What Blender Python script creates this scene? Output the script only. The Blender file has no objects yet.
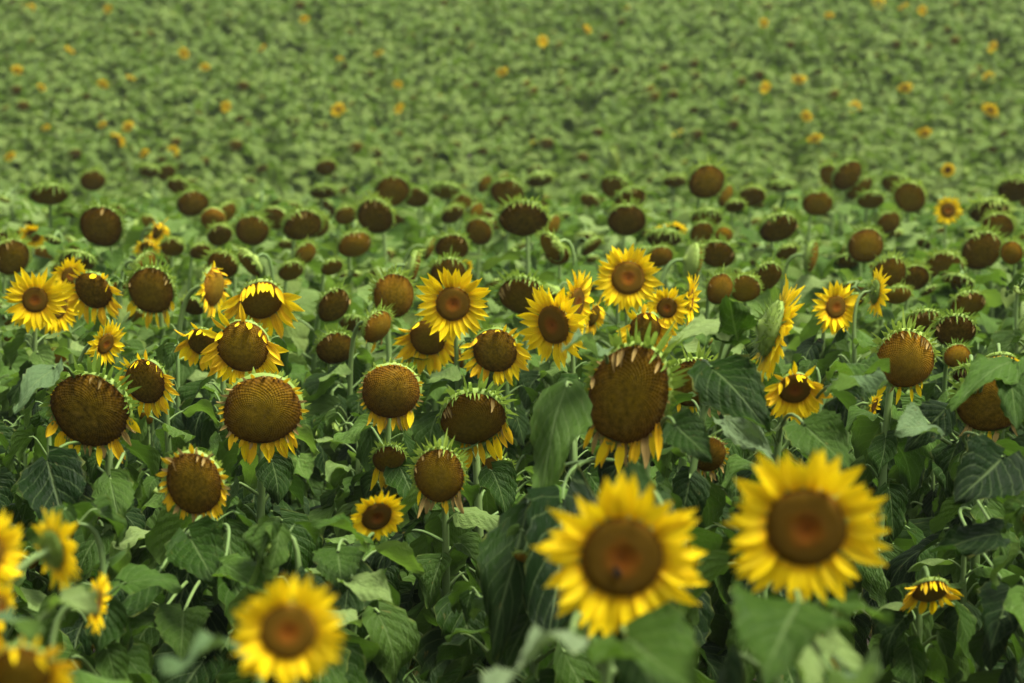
import bpy, math, random
import numpy as np
from mathutils import Vector, Matrix, Quaternion

S = bpy.context.scene
COL = S.collection
rng = random.Random(11)
R_ = math.radians

# ------------------------------------------------------------------ camera, sky, sun, exposure
CAM_H, PITCH, FPX = 1.30, R_(4.65), 1024 * 100 / 36
cam = bpy.data.cameras.new('camera')
cam.lens, cam.sensor_width = 100, 36
cam.clip_start, cam.clip_end = 0.1, 2000
cam.dof.use_dof = True
cam.dof.focus_distance = 6.4
cam.dof.aperture_fstop = 5.3
co = bpy.data.objects.new('camera', cam)
co.location = (0, 0, CAM_H)
co.rotation_euler = (math.pi / 2 - PITCH, 0, 0)
COL.objects.link(co)
S.camera = co

SUN_EL, SUN_AZ = R_(64), R_(120)          # azimuth measured from +Y towards +X
W = bpy.data.worlds.new('World')
S.world = W
W.use_nodes = True
wn, wl = W.node_tree.nodes, W.node_tree.links
bg = wn['Background']
sky = wn.new('ShaderNodeTexSky')
sky.sky_type = 'NISHITA'
sky.sun_disc = False
sky.sun_elevation = SUN_EL
sky.sun_rotation = SUN_AZ
sky.dust_density = 4.0
hs = wn.new('ShaderNodeHueSaturation')    # an overcast sky: most of the blue is gone
hs.inputs['Saturation'].default_value = 0.10
wl.new(sky.outputs[0], hs.inputs['Color'])
wl.new(hs.outputs[0], bg.inputs['Color'])
bg.inputs['Strength'].default_value = 0.07

sl = bpy.data.lights.new('sun', 'SUN')
sl.energy = 3.1
sl.angle = R_(28)
sl.color = (1.0, 0.95, 0.82)
so = bpy.data.objects.new('sun', sl)
dv = Vector((math.sin(SUN_AZ) * math.cos(SUN_EL), math.cos(SUN_AZ) * math.cos(SUN_EL), math.sin(SUN_EL)))
so.rotation_euler = dv.to_track_quat('Z', 'Y').to_euler()
so.location = (0, 0, 20)
COL.objects.link(so)

S.view_settings.view_transform = 'Standard'
S.view_settings.look = 'None'
S.view_settings.exposure = 1.65
S.view_settings.gamma = 1.0
S.cycles.use_denoising = True
S.cycles.max_bounces = 6
S.cycles.transparent_max_bounces = 4

# ------------------------------------------------------------------ picture <-> place
FWD = Vector((0, math.cos(PITCH), -math.sin(PITCH)))
UPV = Vector((0, math.sin(PITCH), math.cos(PITCH)))
EYE = Vector((0, 0, CAM_H))


def at(x, y, d):
    return EYE + d * (FWD + Vector((1, 0, 0)) * ((x - 512) / FPX) - UPV * ((y - 341.5) / FPX))


def px(p):
    v = p - EYE
    d = v.dot(FWD)
    return 512 + FPX * v.x / d, 341.5 - FPX * v.dot(UPV) / d, d


def ground_z(x, y):
    def ss(t):
        t = min(1.0, max(0.0, t))
        return t * t * (3 - 2 * t)
    z = 0.0
    z -= 0.30 * ss((y - 17) / 7)
    if y > 24:
        u = y - 24
        z += 0.165 * (u * u / (u + 3.0)) if u < 70 else 0.165 * (70 * 70 / 73.0) + 0.09 * (u - 70) * math.exp(-(u - 70) / 220)
        z += 0.010 * x * min(1, u / 20)
    z += 0.025 * math.sin(x * 1.1 + 0.4) * math.sin(y * 0.8)
    return z


# ------------------------------------------------------------------ materials
def mat(name):
    m = bpy.data.materials.new(name)
    m.use_nodes = True
    nt = m.node_tree
    return m, nt, nt.nodes, nt.links, nt.nodes['Principled BSDF'], nt.nodes['Material Output']


def N(ns, t, **kw):
    n = ns.new(t)
    for k, v in kw.items():
        setattr(n, k, v)
    return n


def math_node(ns, ls, op, a, b=None, c=None, clamp=False):
    n = ns.new('ShaderNodeMath')
    n.operation = op
    n.use_clamp = clamp
    for i, v in enumerate((a, b, c)):
        if v is None:
            continue
        if isinstance(v, (int, float)):
            n.inputs[i].default_value = v
        else:
            ls.new(v, n.inputs[i])
    return n.outputs[0]


def mixc(ns, ls, f, a, b, blend='MIX'):
    n = ns.new('ShaderNodeMix')
    n.data_type = 'RGBA'
    n.blend_type = blend
    for sock, v in ((n.inputs[0], f), (n.inputs[6], a), (n.inputs[7], b)):
        if isinstance(v, (int, float)):
            sock.default_value = v
        elif isinstance(v, tuple):
            sock.default_value = (*v, 1)
        else:
            ls.new(v, sock)
    return n.outputs[2]


def ramp(ns, ls, f, stops):
    n = ns.new('ShaderNodeValToRGB')
    e = n.color_ramp.elements
    while len(e) < len(stops):
        e.new(0.5)
    for el, (p, c) in zip(e, stops):
        el.position = p
        el.color = (*c, 1)
    ls.new(f, n.inputs[0])
    return n.outputs[0]


def uvxy(ns, ls):
    u = ns.new('ShaderNodeUVMap')
    s = ns.new('ShaderNodeSeparateXYZ')
    ls.new(u.outputs[0], s.inputs[0])
    return u.outputs[0], s.outputs[0], s.outputs[1]


def leaf_material(name, dark, mid, pale, under):
    m, nt, ns, ls, P, out = mat(name)
    uv, u, v = uvxy(ns, ls)                 # u = -1..1 across, v = 0..1 along
    au = math_node(ns, ls, 'ABSOLUTE', u)
    oi = ns.new('ShaderNodeObjectInfo')
    nz = N(ns, 'ShaderNodeTexNoise')
    nz.inputs['Scale'].default_value = 4.0
    nz.inputs['Detail'].default_value = 5
    ls.new(uv, nz.inputs['Vector'])
    f = math_node(ns, ls, 'ADD', math_node(ns, ls, 'MULTIPLY', oi.outputs['Random'], 0.75), math_node(ns, ls, 'MULTIPLY', nz.outputs['Fac'], 0.45))
    col = ramp(ns, ls, f, [(0.1, dark), (0.55, mid), (1.0, pale)])
    # veins: the midrib, and side veins that run forward from it
    mid_v = math_node(ns, ls, 'SUBTRACT', 1.0, math_node(ns, ls, 'MULTIPLY', au, 16.0), clamp=True)
    sv = math_node(ns, ls, 'MULTIPLY', math_node(ns, ls, 'SUBTRACT', v, math_node(ns, ls, 'MULTIPLY', au, 0.42)), 6.0)
    tri = math_node(ns, ls, 'PINGPONG', sv, 0.5)
    side = math_node(ns, ls, 'SUBTRACT', 1.0, math_node(ns, ls, 'MULTIPLY', tri, 11.0), clamp=True)
    vein = math_node(ns, ls, 'MAXIMUM', mid_v, math_node(ns, ls, 'MULTIPLY', side, 0.55))
    col = mixc(ns, ls, math_node(ns, ls, 'MULTIPLY', vein, 0.38), col, (0.17, 0.24, 0.09))
    # a few dry, rusty spots and edges
    n2 = N(ns, 'ShaderNodeTexNoise')
    n2.inputs['Scale'].default_value = 7.0
    n2.inputs['Detail'].default_value = 3
    cb = ns.new('ShaderNodeCombineXYZ')
    ls.new(math_node(ns, ls, 'MULTIPLY', oi.outputs['Random'], 40.0), cb.inputs[2])
    va = N(ns, 'ShaderNodeVectorMath', operation='ADD')
    ls.new(uv, va.inputs[0]); ls.new(cb.outputs[0], va.inputs[1])
    ls.new(va.outputs[0], n2.inputs['Vector'])
    sp = math_node(ns, ls, 'MULTIPLY', math_node(ns, ls, 'SUBTRACT', n2.outputs['Fac'], 0.69), 9.0, clamp=True)
    col = mixc(ns, ls, math_node(ns, ls, 'MULTIPLY', sp, 0.6), col, (0.20, 0.14, 0.04))
    ed = math_node(ns, ls, 'MULTIPLY', math_node(ns, ls, 'SUBTRACT', math_node(ns, ls, 'ADD', au, math_node(ns, ls, 'MULTIPLY', n2.outputs['Fac'], 0.5)), 1.22), 6.0, clamp=True)
    col = mixc(ns, ls, math_node(ns, ls, 'MULTIPLY', ed, 0.5), col, (0.22, 0.24, 0.05))
    ge = ns.new('ShaderNodeNewGeometry')
    col = mixc(ns, ls, math_node(ns, ls, 'MULTIPLY', ge.outputs['Backfacing'], 0.6), col, under)
    ls.new(col, P.inputs['Base Color'])
    P.inputs['Roughness'].default_value = 0.48
    P.inputs['Specular IOR Level'].default_value = 0.07
    # fine crinkle, and the blade quilted between its veins
    n3 = N(ns, 'ShaderNodeTexNoise')
    n3.inputs['Scale'].default_value = 14.0
    n3.inputs['Detail'].default_value = 3
    ls.new(uv, n3.inputs['Vector'])
    h = math_node(ns, ls, 'ADD', math_node(ns, ls, 'MULTIPLY', tri, 0.55), math_node(ns, ls, 'MULTIPLY', n3.outputs['Fac'], 0.9))
    h = math_node(ns, ls, 'SUBTRACT', h, math_node(ns, ls, 'MULTIPLY', mid_v, 0.4))
    b = ns.new('ShaderNodeBump')
    b.inputs['Strength'].default_value = 0.55
    b.inputs['Distance'].default_value = 0.012
    ls.new(h, b.inputs['Height'])
    ls.new(b.outputs[0], P.inputs['Normal'])
    tr = ns.new('ShaderNodeBsdfTranslucent')
    tc = mixc(ns, ls, 1.0, col, (1.6, 1.9, 0.8), 'MULTIPLY')
    ls.new(tc, tr.inputs['Color'])
    mx = ns.new('ShaderNodeMixShader')
    mx.inputs[0].default_value = 0.24
    ls.new(P.outputs[0], mx.inputs[1]); ls.new(tr.outputs[0], mx.inputs[2])
    ls.new(mx.outputs[0], out.inputs['Surface'])
    return m


def green_material(name, a, b, rough=0.55, trans=0.0, scale=30.0):
    m, nt, ns, ls, P, out = mat(name)
    oi = ns.new('ShaderNodeObjectInfo')
    tcx = ns.new('ShaderNodeTexCoord')
    nz = N(ns, 'ShaderNodeTexNoise')
    nz.inputs['Scale'].default_value = scale
    ls.new(tcx.outputs['Object'], nz.inputs['Vector'])
    f = math_node(ns, ls, 'ADD', math_node(ns, ls, 'MULTIPLY', oi.outputs['Random'], 0.6), math_node(ns, ls, 'MULTIPLY', nz.outputs['Fac'], 0.5))
    col = ramp(ns, ls, f, [(0.15, a), (0.9, b)])
    ls.new(col, P.inputs['Base Color'])
    P.inputs['Roughness'].default_value = rough
    P.inputs['Specular IOR Level'].default_value = 0.3
    if trans:
        tr = ns.new('ShaderNodeBsdfTranslucent')
        ls.new(col, tr.inputs['Color'])
        mx = ns.new('ShaderNodeMixShader')
        mx.inputs[0].default_value = trans
        ls.new(P.outputs[0], mx.inputs[1]); ls.new(tr.outputs[0], mx.inputs[2])
        ls.new(mx.outputs[0], out.inputs['Surface'])
    return m


def petal_material(name, base, body, tip, trans=0.3):
    m, nt, ns, ls, P, out = mat(name)
    uv, u, v = uvxy(ns, ls)
    oi = ns.new('ShaderNodeObjectInfo')
    col = ramp(ns, ls, v, [(0.0, base), (0.3, body), (0.85, body), (1.0, tip)])
    # length-wise grooves
    w = math_node(ns, ls, 'SINE', math_node(ns, ls, 'MULTIPLY', u, 16.0))
    nz = N(ns, 'ShaderNodeTexNoise')
    nz.inputs['Scale'].default_value = 3.0
    ls.new(uv, nz.inputs['Vector'])
    k = math_node(ns, ls, 'ADD', math_node(ns, ls, 'MULTIPLY', w, 0.07), math_node(ns, ls, 'ADD', 0.72, math_node(ns, ls, 'MULTIPLY', oi.outputs['Random'], 0.22)))
    k = math_node(ns, ls, 'ADD', k, math_node(ns, ls, 'MULTIPLY', nz.outputs['Fac'], 0.18), clamp=True)
    hsv = ns.new('ShaderNodeHueSaturation')
    ls.new(col, hsv.inputs['Color']); ls.new(k, hsv.inputs['Value'])
    ls.new(hsv.outputs[0], P.inputs['Base Color'])
    P.inputs['Roughness'].default_value = 0.6
    P.inputs['Specular IOR Level'].default_value = 0.15
    b = ns.new('ShaderNodeBump')
    b.inputs['Strength'].default_value = 0.4
    b.inputs['Distance'].default_value = 0.01
    ls.new(w, b.inputs['Height'])
    ls.new(b.outputs[0], P.inputs['Normal'])
    tr = ns.new('ShaderNodeBsdfTranslucent')
    ls.new(hsv.outputs[0], tr.inputs['Color'])
    mx = ns.new('ShaderNodeMixShader')
    mx.inputs[0].default_value = trans
    ls.new(P.outputs[0], mx.inputs[1]); ls.new(tr.outputs[0], mx.inputs[2])
    ls.new(mx.outputs[0], out.inputs['Surface'])
    return m


def disc_material(name, stops, cell, seed_dark, blotch):
    m, nt, ns, ls, P, out = mat(name)
    uv, u, v = uvxy(ns, ls)                 # -1..1 over the disc
    oi = ns.new('ShaderNodeObjectInfo')
    r = math_node(ns, ls, 'SQRT', math_node(ns, ls, 'ADD', math_node(ns, ls, 'MULTIPLY', u, u), math_node(ns, ls, 'MULTIPLY', v, v)))
    nz = N(ns, 'ShaderNodeTexNoise')
    nz.inputs['Scale'].default_value = 2.2
    nz.inputs['Detail'].default_value = 4
    cb = ns.new('ShaderNodeCombineXYZ')
    ls.new(math_node(ns, ls, 'MULTIPLY', oi.outputs['Random'], 30.0), cb.inputs[2])
    va = N(ns, 'ShaderNodeVectorMath', operation='ADD')
    ls.new(uv, va.inputs[0]); ls.new(cb.outputs[0], va.inputs[1])
    ls.new(va.outputs[0], nz.inputs['Vector'])
    rr = math_node(ns, ls, 'ADD', r, math_node(ns, ls, 'MULTIPLY', math_node(ns, ls, 'SUBTRACT', nz.outputs['Fac'], 0.5), 0.35))
    col = ramp(ns, ls, rr, stops)
    # florets packed on two sets of spirals
    th = math_node(ns, ls, 'ARCTAN2', v, u)
    rs = math_node(ns, ls, 'POWER', math_node(ns, ls, 'MAXIMUM', r, 0.02), 0.75)
    p1 = math_node(ns, ls, 'SINE', math_node(ns, ls, 'ADD', math_node(ns, ls, 'MULTIPLY', th, 55.0), math_node(ns, ls, 'MULTIPLY', rs, cell)))
    p2 = math_node(ns, ls, 'SINE', math_node(ns, ls, 'SUBTRACT', math_node(ns, ls, 'MULTIPLY', th, 34.0), math_node(ns, ls, 'MULTIPLY', rs, cell * 1.25)))
    sp = math_node(ns, ls, 'MULTIPLY', math_node(ns, ls, 'ADD', p1, p2), 0.25)
    vo = ns.new('ShaderNodeTexVoronoi')
    vo.inputs['Scale'].default_value = 21.0
    ls.new(uv, vo.inputs['Vector'])
    h = math_node(ns, ls, 'SUBTRACT', math_node(ns, ls, 'MULTIPLY', sp, 0.9), math_node(ns, ls, 'MULTIPLY', vo.outputs['Distance'], 0.8))
    k = math_node(ns, ls, 'ADD', 0.95, math_node(ns, ls, 'MULTIPLY', h, seed_dark))
    k = math_node(ns, ls, 'ADD', k, math_node(ns, ls, 'MULTIPLY', math_node(ns, ls, 'SUBTRACT', oi.outputs['Random'], 0.42), 0.65))
    n2 = N(ns, 'ShaderNodeTexNoise')
    n2.inputs['Scale'].default_value = 9.0
    n2.inputs['Detail'].default_value = 3
    ls.new(va.outputs[0], n2.inputs['Vector'])
    k = math_node(ns, ls, 'ADD', k, math_node(ns, ls, 'MULTIPLY', math_node(ns, ls, 'SUBTRACT', n2.outputs['Fac'], 0.5), blotch))
    hsv = ns.new('ShaderNodeHueSaturation')
    ls.new(col, hsv.inputs['Color']); ls.new(k, hsv.inputs['Value'])
    n4 = N(ns, 'ShaderNodeTexNoise')
    n4.inputs['Scale'].default_value = 3.6
    n4.inputs['Detail'].default_value = 5
    n4.inputs['Roughness'].default_value = 0.7
    ls.new(va.outputs[0], n4.inputs['Vector'])
    pf = math_node(ns, ls, 'MULTIPLY', math_node(ns, ls, 'SUBTRACT', n4.outputs['Fac'], 0.56), 7.0, clamp=True)
    pc = mixc(ns, ls, math_node(ns, ls, 'MULTIPLY', pf, blotch * .33), hsv.outputs[0], (0.21, 0.135, 0.02))
    ls.new(pc, P.inputs['Base Color'])
    P.inputs['Roughness'].default_value = 0.95
    P.inputs['Specular IOR Level'].default_value = 0.04
    b = ns.new('ShaderNodeBump')
    b.inputs['Strength'].default_value = 0.3
    b.inputs['Distance'].default_value = 0.012
    ls.new(h, b.inputs['Height'])
    ls.new(b.outputs[0], P.inputs['Normal'])
    return m


M = {}
M['leaf'] = leaf_material('leaf_green', (0.006, 0.018, 0.0015), (0.015, 0.040, 0.003), (0.042, 0.082, 0.012), (0.065, 0.115, 0.022))  # darkened so lower and near leaves carry shade in their colour
M['leaf_top'] = leaf_material('leaf_upper_green', (0.028, 0.066, 0.008), (0.062, 0.122, 0.018), (0.160, 0.225, 0.070), (0.11, 0.175, 0.035))  # paler, with the brighter light on upper leaves put into the colour
M['leaf_dark'] = leaf_material('leaf_dark_green', (0.003, 0.010, 0.0012), (0.006, 0.019, 0.0024), (0.017, 0.038, 0.007), (0.035, 0.070, 0.015))  # darker copy of the leaf green, shade between plants painted in
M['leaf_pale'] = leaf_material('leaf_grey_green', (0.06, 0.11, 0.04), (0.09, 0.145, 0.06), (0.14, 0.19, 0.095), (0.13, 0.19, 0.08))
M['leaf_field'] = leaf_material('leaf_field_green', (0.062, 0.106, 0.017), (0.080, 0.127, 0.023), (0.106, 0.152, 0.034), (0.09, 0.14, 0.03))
M['leaf_dry'] = leaf_material('leaf_dry_brown', (0.060, 0.042, 0.014), (0.11, 0.085, 0.022), (0.15, 0.14, 0.035), (0.14, 0.10, 0.03))
M['stem'] = green_material('stem_green', (0.075, 0.135, 0.03), (0.14, 0.215, 0.06), 0.6)
M['back'] = green_material('head_back_green', (0.13, 0.21, 0.03), (0.23, 0.32, 0.06), 0.65, 0.1, 6)
M['bract'] = green_material('bract_green', (0.12, 0.215, 0.022), (0.27, 0.37, 0.05), 0.6, 0.35, 5)
M['petal'] = petal_material('petal_yellow', (0.85, 0.46, 0.003), (0.97, 0.72, 0.004), (0.97, 0.78, 0.012))
M['petal_old'] = petal_material('petal_wilting', (0.70, 0.36, 0.01), (0.93, 0.60, 0.012), (0.82, 0.50, 0.05))
M['petal_dry'] = petal_material('petal_dried', (0.24, 0.13, 0.03), (0.50, 0.35, 0.11), (0.36, 0.22, 0.07))
M['disc'] = disc_material('disc_fresh', [(0.0, (0.090, 0.036, 0.004)), (0.12, (0.185, 0.055, 0.005)), (0.33, (0.165, 0.062, 0.005)), (0.55, (0.115, 0.062, 0.005)), (0.85, (0.100, 0.056, 0.004)), (1.0, (0.15, 0.065, 0.005))], 70, 0.14, 0.3)
M['disc_brown'] = disc_material('disc_mature_brown', [(0.0, (0.142, 0.094, 0.005)), (0.45, (0.136, 0.086, 0.004)), (0.8, (0.126, 0.068, 0.004)), (1.0, (0.075, 0.032, 0.004))], 75, 0.10, 1.8)
M['disc_olive'] = disc_material('disc_mature_olive', [(0.0, (0.150, 0.096, 0.005)), (0.45, (0.150, 0.090, 0.005)), (0.8, (0.180, 0.092, 0.005)), (1.0, (0.13, 0.056, 0.005))], 75, 0.09, 1.5)


def soil_material():
    m, nt, ns, ls, P, out = mat('soil')
    tcx = ns.new('ShaderNodeTexCoord')
    n1 = N(ns, 'ShaderNodeTexNoise'); n1.inputs['Scale'].default_value = 3; n1.inputs['Detail'].default_value = 8
    n2 = N(ns, 'ShaderNodeTexVoronoi'); n2.inputs['Scale'].default_value = 28
    ls.new(tcx.outputs['Object'], n1.inputs['Vector']); ls.new(tcx.outputs['Object'], n2.inputs['Vector'])
    col = ramp(ns, ls, n1.outputs['Fac'], [(0.25, (0.018, 0.013, 0.009)), (0.55, (0.040, 0.029, 0.019)), (0.8, (0.08, 0.062, 0.042))])
    ls.new(col, P.inputs['Base Color'])
    P.inputs['Roughness'].default_value = 0.95
    b = ns.new('ShaderNodeBump'); b.inputs['Strength'].default_value = 0.9; b.inputs['Distance'].default_value = 0.03
    ls.new(math_node(ns, ls, 'SUBTRACT', n1.outputs['Fac'], math_node(ns, ls, 'MULTIPLY', n2.outputs['Distance'], 0.6)), b.inputs['Height'])
    ls.new(b.outputs[0], P.inputs['Normal'])
    return m


M['soil'] = soil_material()
M['weed'] = green_material('weed_green', (0.06, 0.13, 0.02), (0.13, 0.22, 0.05), 0.6, 0.25, 8)
MATS = ['leaf', 'leaf_top', 'leaf_dark', 'leaf_pale', 'stem', 'back', 'bract', 'petal', 'petal_old', 'petal_dry', 'disc', 'disc_brown', 'disc_olive', 'weed']


# ------------------------------------------------------------------ geometry: (verts, faces, uvs per vertex, material name per face)
class G:
    def __init__(s):
        s.v, s.f, s.uv, s.m = [], [], [], []

    def add(s, o, mtx=None, m=None):
        k = len(s.v)
        s.v += [mtx @ v for v in o.v] if mtx is not None else list(o.v)
        s.f += [tuple(i + k for i in f) for f in o.f]
        s.uv += o.uv
        s.m += [m] * len(o.f) if m else o.m
        return s

    def mesh(s, name, smooth=True):
        me = bpy.data.meshes.new(name)
        me.from_pydata(s.v, [], s.f)
        used = []
        for k in s.m:
            if k not in used:
                used.append(k)
        for k in used:
            me.materials.append(M[k])
        idx = {k: i for i, k in enumerate(used)}
        me.polygons.foreach_set('material_index', [idx[k] for k in s.m])
        if smooth:
            me.polygons.foreach_set('use_smooth', [True] * len(s.f))
        ul = me.uv_layers.new(name='UVMap')
        li = np.empty(len(me.loops), dtype=np.int32)
        me.loops.foreach_get('vertex_index', li)
        ul.data.foreach_set('uv', np.array(s.uv, dtype=np.float32)[li].ravel())
        me.update()
        return me


def tube(pts, rads, sides, m, cap=False):
    g = G()
    n = len(pts)
    t0 = (pts[1] - pts[0]).normalized()
    ref = Vector((1, 0, 0)) if abs(t0.x) < 0.8 else Vector((0, 1, 0))
    a = t0.cross(ref).normalized()
    for i in range(n):
        t = (pts[min(i + 1, n - 1)] - pts[max(i - 1, 0)]).normalized()
        a = (a - t * a.dot(t)).normalized()
        b = t.cross(a)
        for k in range(sides):
            w = 2 * math.pi * k / sides
            g.v.append(pts[i] + (a * math.cos(w) + b * math.sin(w)) * rads[i])
            g.uv.append((k / sides, i / (n - 1)))
    for i in range(n - 1):
        for k in range(sides):
            k2 = (k + 1) % sides
            g.f.append((i * sides + k, i * sides + k2, (i + 1) * sides + k2, (i + 1) * sides + k))
    if cap:
        g.f.append(tuple((n - 1) * sides + k for k in range(sides)))
    g.m = [m] * len(g.f)
    return g


def bez(a, b, c, d, n):
    out = []
    for i in range(n + 1):
        t = i / n
        s = 1 - t
        out.append(a * s ** 3 + b * 3 * s * s * t + c * 3 * s * t * t + d * t ** 3)
    return out


HWV = [0, .05, .12, .22, .35, .5, .65, .8, .92, 1]
HWW = [.06, .27, .40, .46, .45, .38, .285, .165, .07, .004]


def blade(frames, length, width, rows, cols, fold, wave, ruffle, r, m, jag=0.10):
    """A heart-shaped blade laid on frames(v) -> (point, tangent, side, normal)."""
    g = G()
    ph, ph2 = r.uniform(0, 6), r.uniform(0, 6)
    for i in range(rows + 1):
        v = i / rows
        hw = float(np.interp(v, HWV, HWW)) * length * width
        for k in range(cols + 1):
            u = -1 + 2 * k / cols
            p, t, s, n = frames(v)
            e = abs(u)
            back = -0.17 * length * e ** 1.6 * (1 - v) ** 5
            j = 1.0
            if e > 0.99 and rows > 8:
                j = 1 - jag * (i % 2) + r.uniform(-.03, .03)
            z = fold * hw * e ** 1.3
            z += wave * length * e * e * math.sin(v * 9 + ph + (2.0 if u > 0 else 0)) * .6
            z += ruffle * length * math.sin((v - 0.42 * e) * 6 * 2 * math.pi) * min(1, e * 2.2) * (1 - v) ** .4
            z += 0.03 * length * math.sin(v * 5 + ph2 + u * 3) + .018 * length * math.sin(v * 17 + ph2 * 2 + u * 7) * e
            z += r.uniform(-.012, .012) * length * (.4 + e)
            curlin = 1 - 0.12 * abs(fold) * e
            g.v.append(p + t * back + s * (u * hw * j * curlin) + n * z)
            g.uv.append((u, v))
    c = cols + 1
    for i in range(rows):
        for k in range(cols):
            g.f.append((i * c + k, i * c + k + 1, (i + 1) * c + k + 1, (i + 1) * c + k))
    g.m = [m] * len(g.f)
    return g


def leaf_geom(r, pet, rise, a0, a1, fold, wave, ruffle, width, m, hi=True):
    """Unit leaf: origin on the stem, +Y outward, +Z up, blade length 1; angles above the horizontal."""
    end = Vector((r.uniform(-.05, .05), pet * math.cos(rise), pet * math.sin(rise)))
    d_end = Vector((0, math.cos(a0), math.sin(a0)))
    pts = bez(Vector((0, 0, 0)), Vector((0, pet * .45 * math.cos(rise), pet * .5 * math.sin(rise) + .04)), end - d_end * pet * .3, end, 5 if hi else 3)
    g = tube(pts, [.032 - .014 * i / (len(pts) - 1) for i in range(len(pts))], 5 if hi else 3, 'stem')
    rows, cols = (14, 8) if hi else (6, 4)
    tw = r.uniform(-.5, .5)
    roll = r.uniform(-.5, .5)
    cen = [end]
    K = 24
    for i in range(K):
        a = a0 + (a1 - a0) * ((i + .5) / K) ** .8
        yaw = tw * (i / K)
        cen.append(cen[-1] + Vector((math.sin(yaw) * math.cos(a), math.cos(yaw) * math.cos(a), math.sin(a))) / K)

    def fr(v):
        q = v * K
        i = min(K - 1, int(q))
        p = cen[i].lerp(cen[i + 1], q - i)
        t = (cen[i + 1] - cen[i]).normalized()
        s = Vector((1, 0, 0))
        s = (s - t * s.dot(t)).normalized()
        s = Quaternion(t, roll) @ s
        return p, t, s, s.cross(t)
    return g.add(blade(fr, 1.0, width, rows, cols, fold, wave, ruffle, r, m))


def petal_geom(r, kind, rows=5):
    """Unit petal along +Y, upper side +Z."""
    g = G()
    if kind == 'fresh':
        wid, curl, cup, tw = r.uniform(.14, .185), r.uniform(-.28, .18), r.uniform(.02, .10), r.uniform(-.35, .35)
        prof = [(0, .45), (.18, .80), (.40, 1.0), (.64, .80), (.85, .36), (1, .0)]
    elif kind == 'old':
        wid, curl, cup, tw = r.uniform(.13, .18), r.uniform(-.35, .30), r.uniform(.05, .16), r.uniform(-.8, .8)
        prof = [(0, .5), (.18, .75), (.42, 1.0), (.66, .8), (.86, .42), (1, .03)]
    else:
        wid, curl, cup, tw = r.uniform(.12, .17), r.uniform(-.6, .5), r.uniform(.08, .2), r.uniform(-1.5, 1.5)
        prof = [(0, .6), (.2, .9), (.42, 1.0), (.66, .7), (.86, .5), (1, .08)]
    b = r.uniform(-.10, .10)
    for v, w in prof:
        for u in (-1, 0, 1):
            x, z = u * w * wid, cup * w * abs(u) * .8 - (.03 if u == 0 else 0)
            a = tw * v
            x, z = x * math.cos(a) - z * math.sin(a), x * math.sin(a) + z * math.cos(a)
            g.v.append(Vector((x + b * v * v, v * (1 - .12 * abs(curl) * v), z + curl * v * v)))
            g.uv.append((u, v))
    for i in range(len(prof) - 1):
        for k in range(2):
            g.f.append((i * 3 + k, i * 3 + k + 1, i * 3 + k + 4, i * 3 + k + 3))
    g.m = [{'fresh': 'petal', 'old': 'petal_old', 'dry': 'petal_dry'}[kind]] * len(g.f)
    return g


def disc_geom(r, dome, rim, dimple, m, nt=32, nr=8):
    g = G()
    ph = [r.uniform(0, 6) for _ in range(4)]
    am = [r.uniform(.005, .02) for _ in range(4)]
    g.v.append(Vector((0, 0, dome - dimple)))
    g.uv.append((0, 0))
    for i in range(1, nr + 1):
        q = i / nr
        for k in range(nt):
            w = 2 * math.pi * k / nt
            j = 1 + q * sum(am[h] * math.sin((h + 2) * w + ph[h]) for h in range(4)) + r.uniform(-.012, .012) * q
            z = dome * (1 - q ** 2.4) - dimple * max(0, 1 - (q / .4) ** 2) + rim * math.exp(-((q - .82) / .14) ** 2) + r.uniform(-.006, .006)
            if i == nr:
                z -= .06
            g.v.append(Vector((q * j * math.cos(w), q * j * math.sin(w), z)))
            g.uv.append((q * math.cos(w), q * math.sin(w)))
    for k in range(nt):
        g.f.append((0, 1 + k, 1 + (k + 1) % nt))
    for i in range(nr - 1):
        a, b = 1 + i * nt, 1 + (i + 1) * nt
        for k in range(nt):
            k2 = (k + 1) % nt
            g.f.append((a + k, b + k, b + k2, a + k2))
    g.m = [m] * len(g.f)
    return g


def back_geom(r, depth, nt=20):
    g = G()
    prof = [(.99, -.05), (1.06, -.13), (1.02, -.26), (.84, -.26 - depth * .4), (.52, -.22 - depth * .75), (.26, -.22 - depth), (.15, -.34 - depth)]
    for i, (q, z) in enumerate(prof):
        for k in range(nt):
            w = 2 * math.pi * k / nt
            j = 1 + r.uniform(-.025, .025)
            g.v.append(Vector((q * j * math.cos(w), q * j * math.sin(w), z)))
            g.uv.append((k / nt, i / 6))
    for i in range(len(prof) - 1):
        for k in range(nt):
            k2 = (k + 1) % nt
            g.f.append((i * nt + k, i * nt + k2, (i + 1) * nt + k2, (i + 1) * nt + k))
    g.m = ['back'] * len(g.f)
    return g


def strip(g, p, d, n, s, length, width, curl, m, seg=3):
    """A pointed bract from p along d, bending towards n."""
    k = len(g.v)
    prof = (.8, 1.0, .62, .0) if seg == 3 else (.9, .7, 0)
    for i in range(seg + 1):
        v = i / seg
        c = p + d * (length * v) + n * (curl * length * v * v)
        w = prof[i] * width
        g.v += [c - s * w, c + s * w]
        g.uv += [(-1, v), (1, v)]
    for i in range(seg):
        a = k + 2 * i
        g.f.append((a, a + 1, a + 3, a + 2))
        g.m.append(m)


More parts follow.
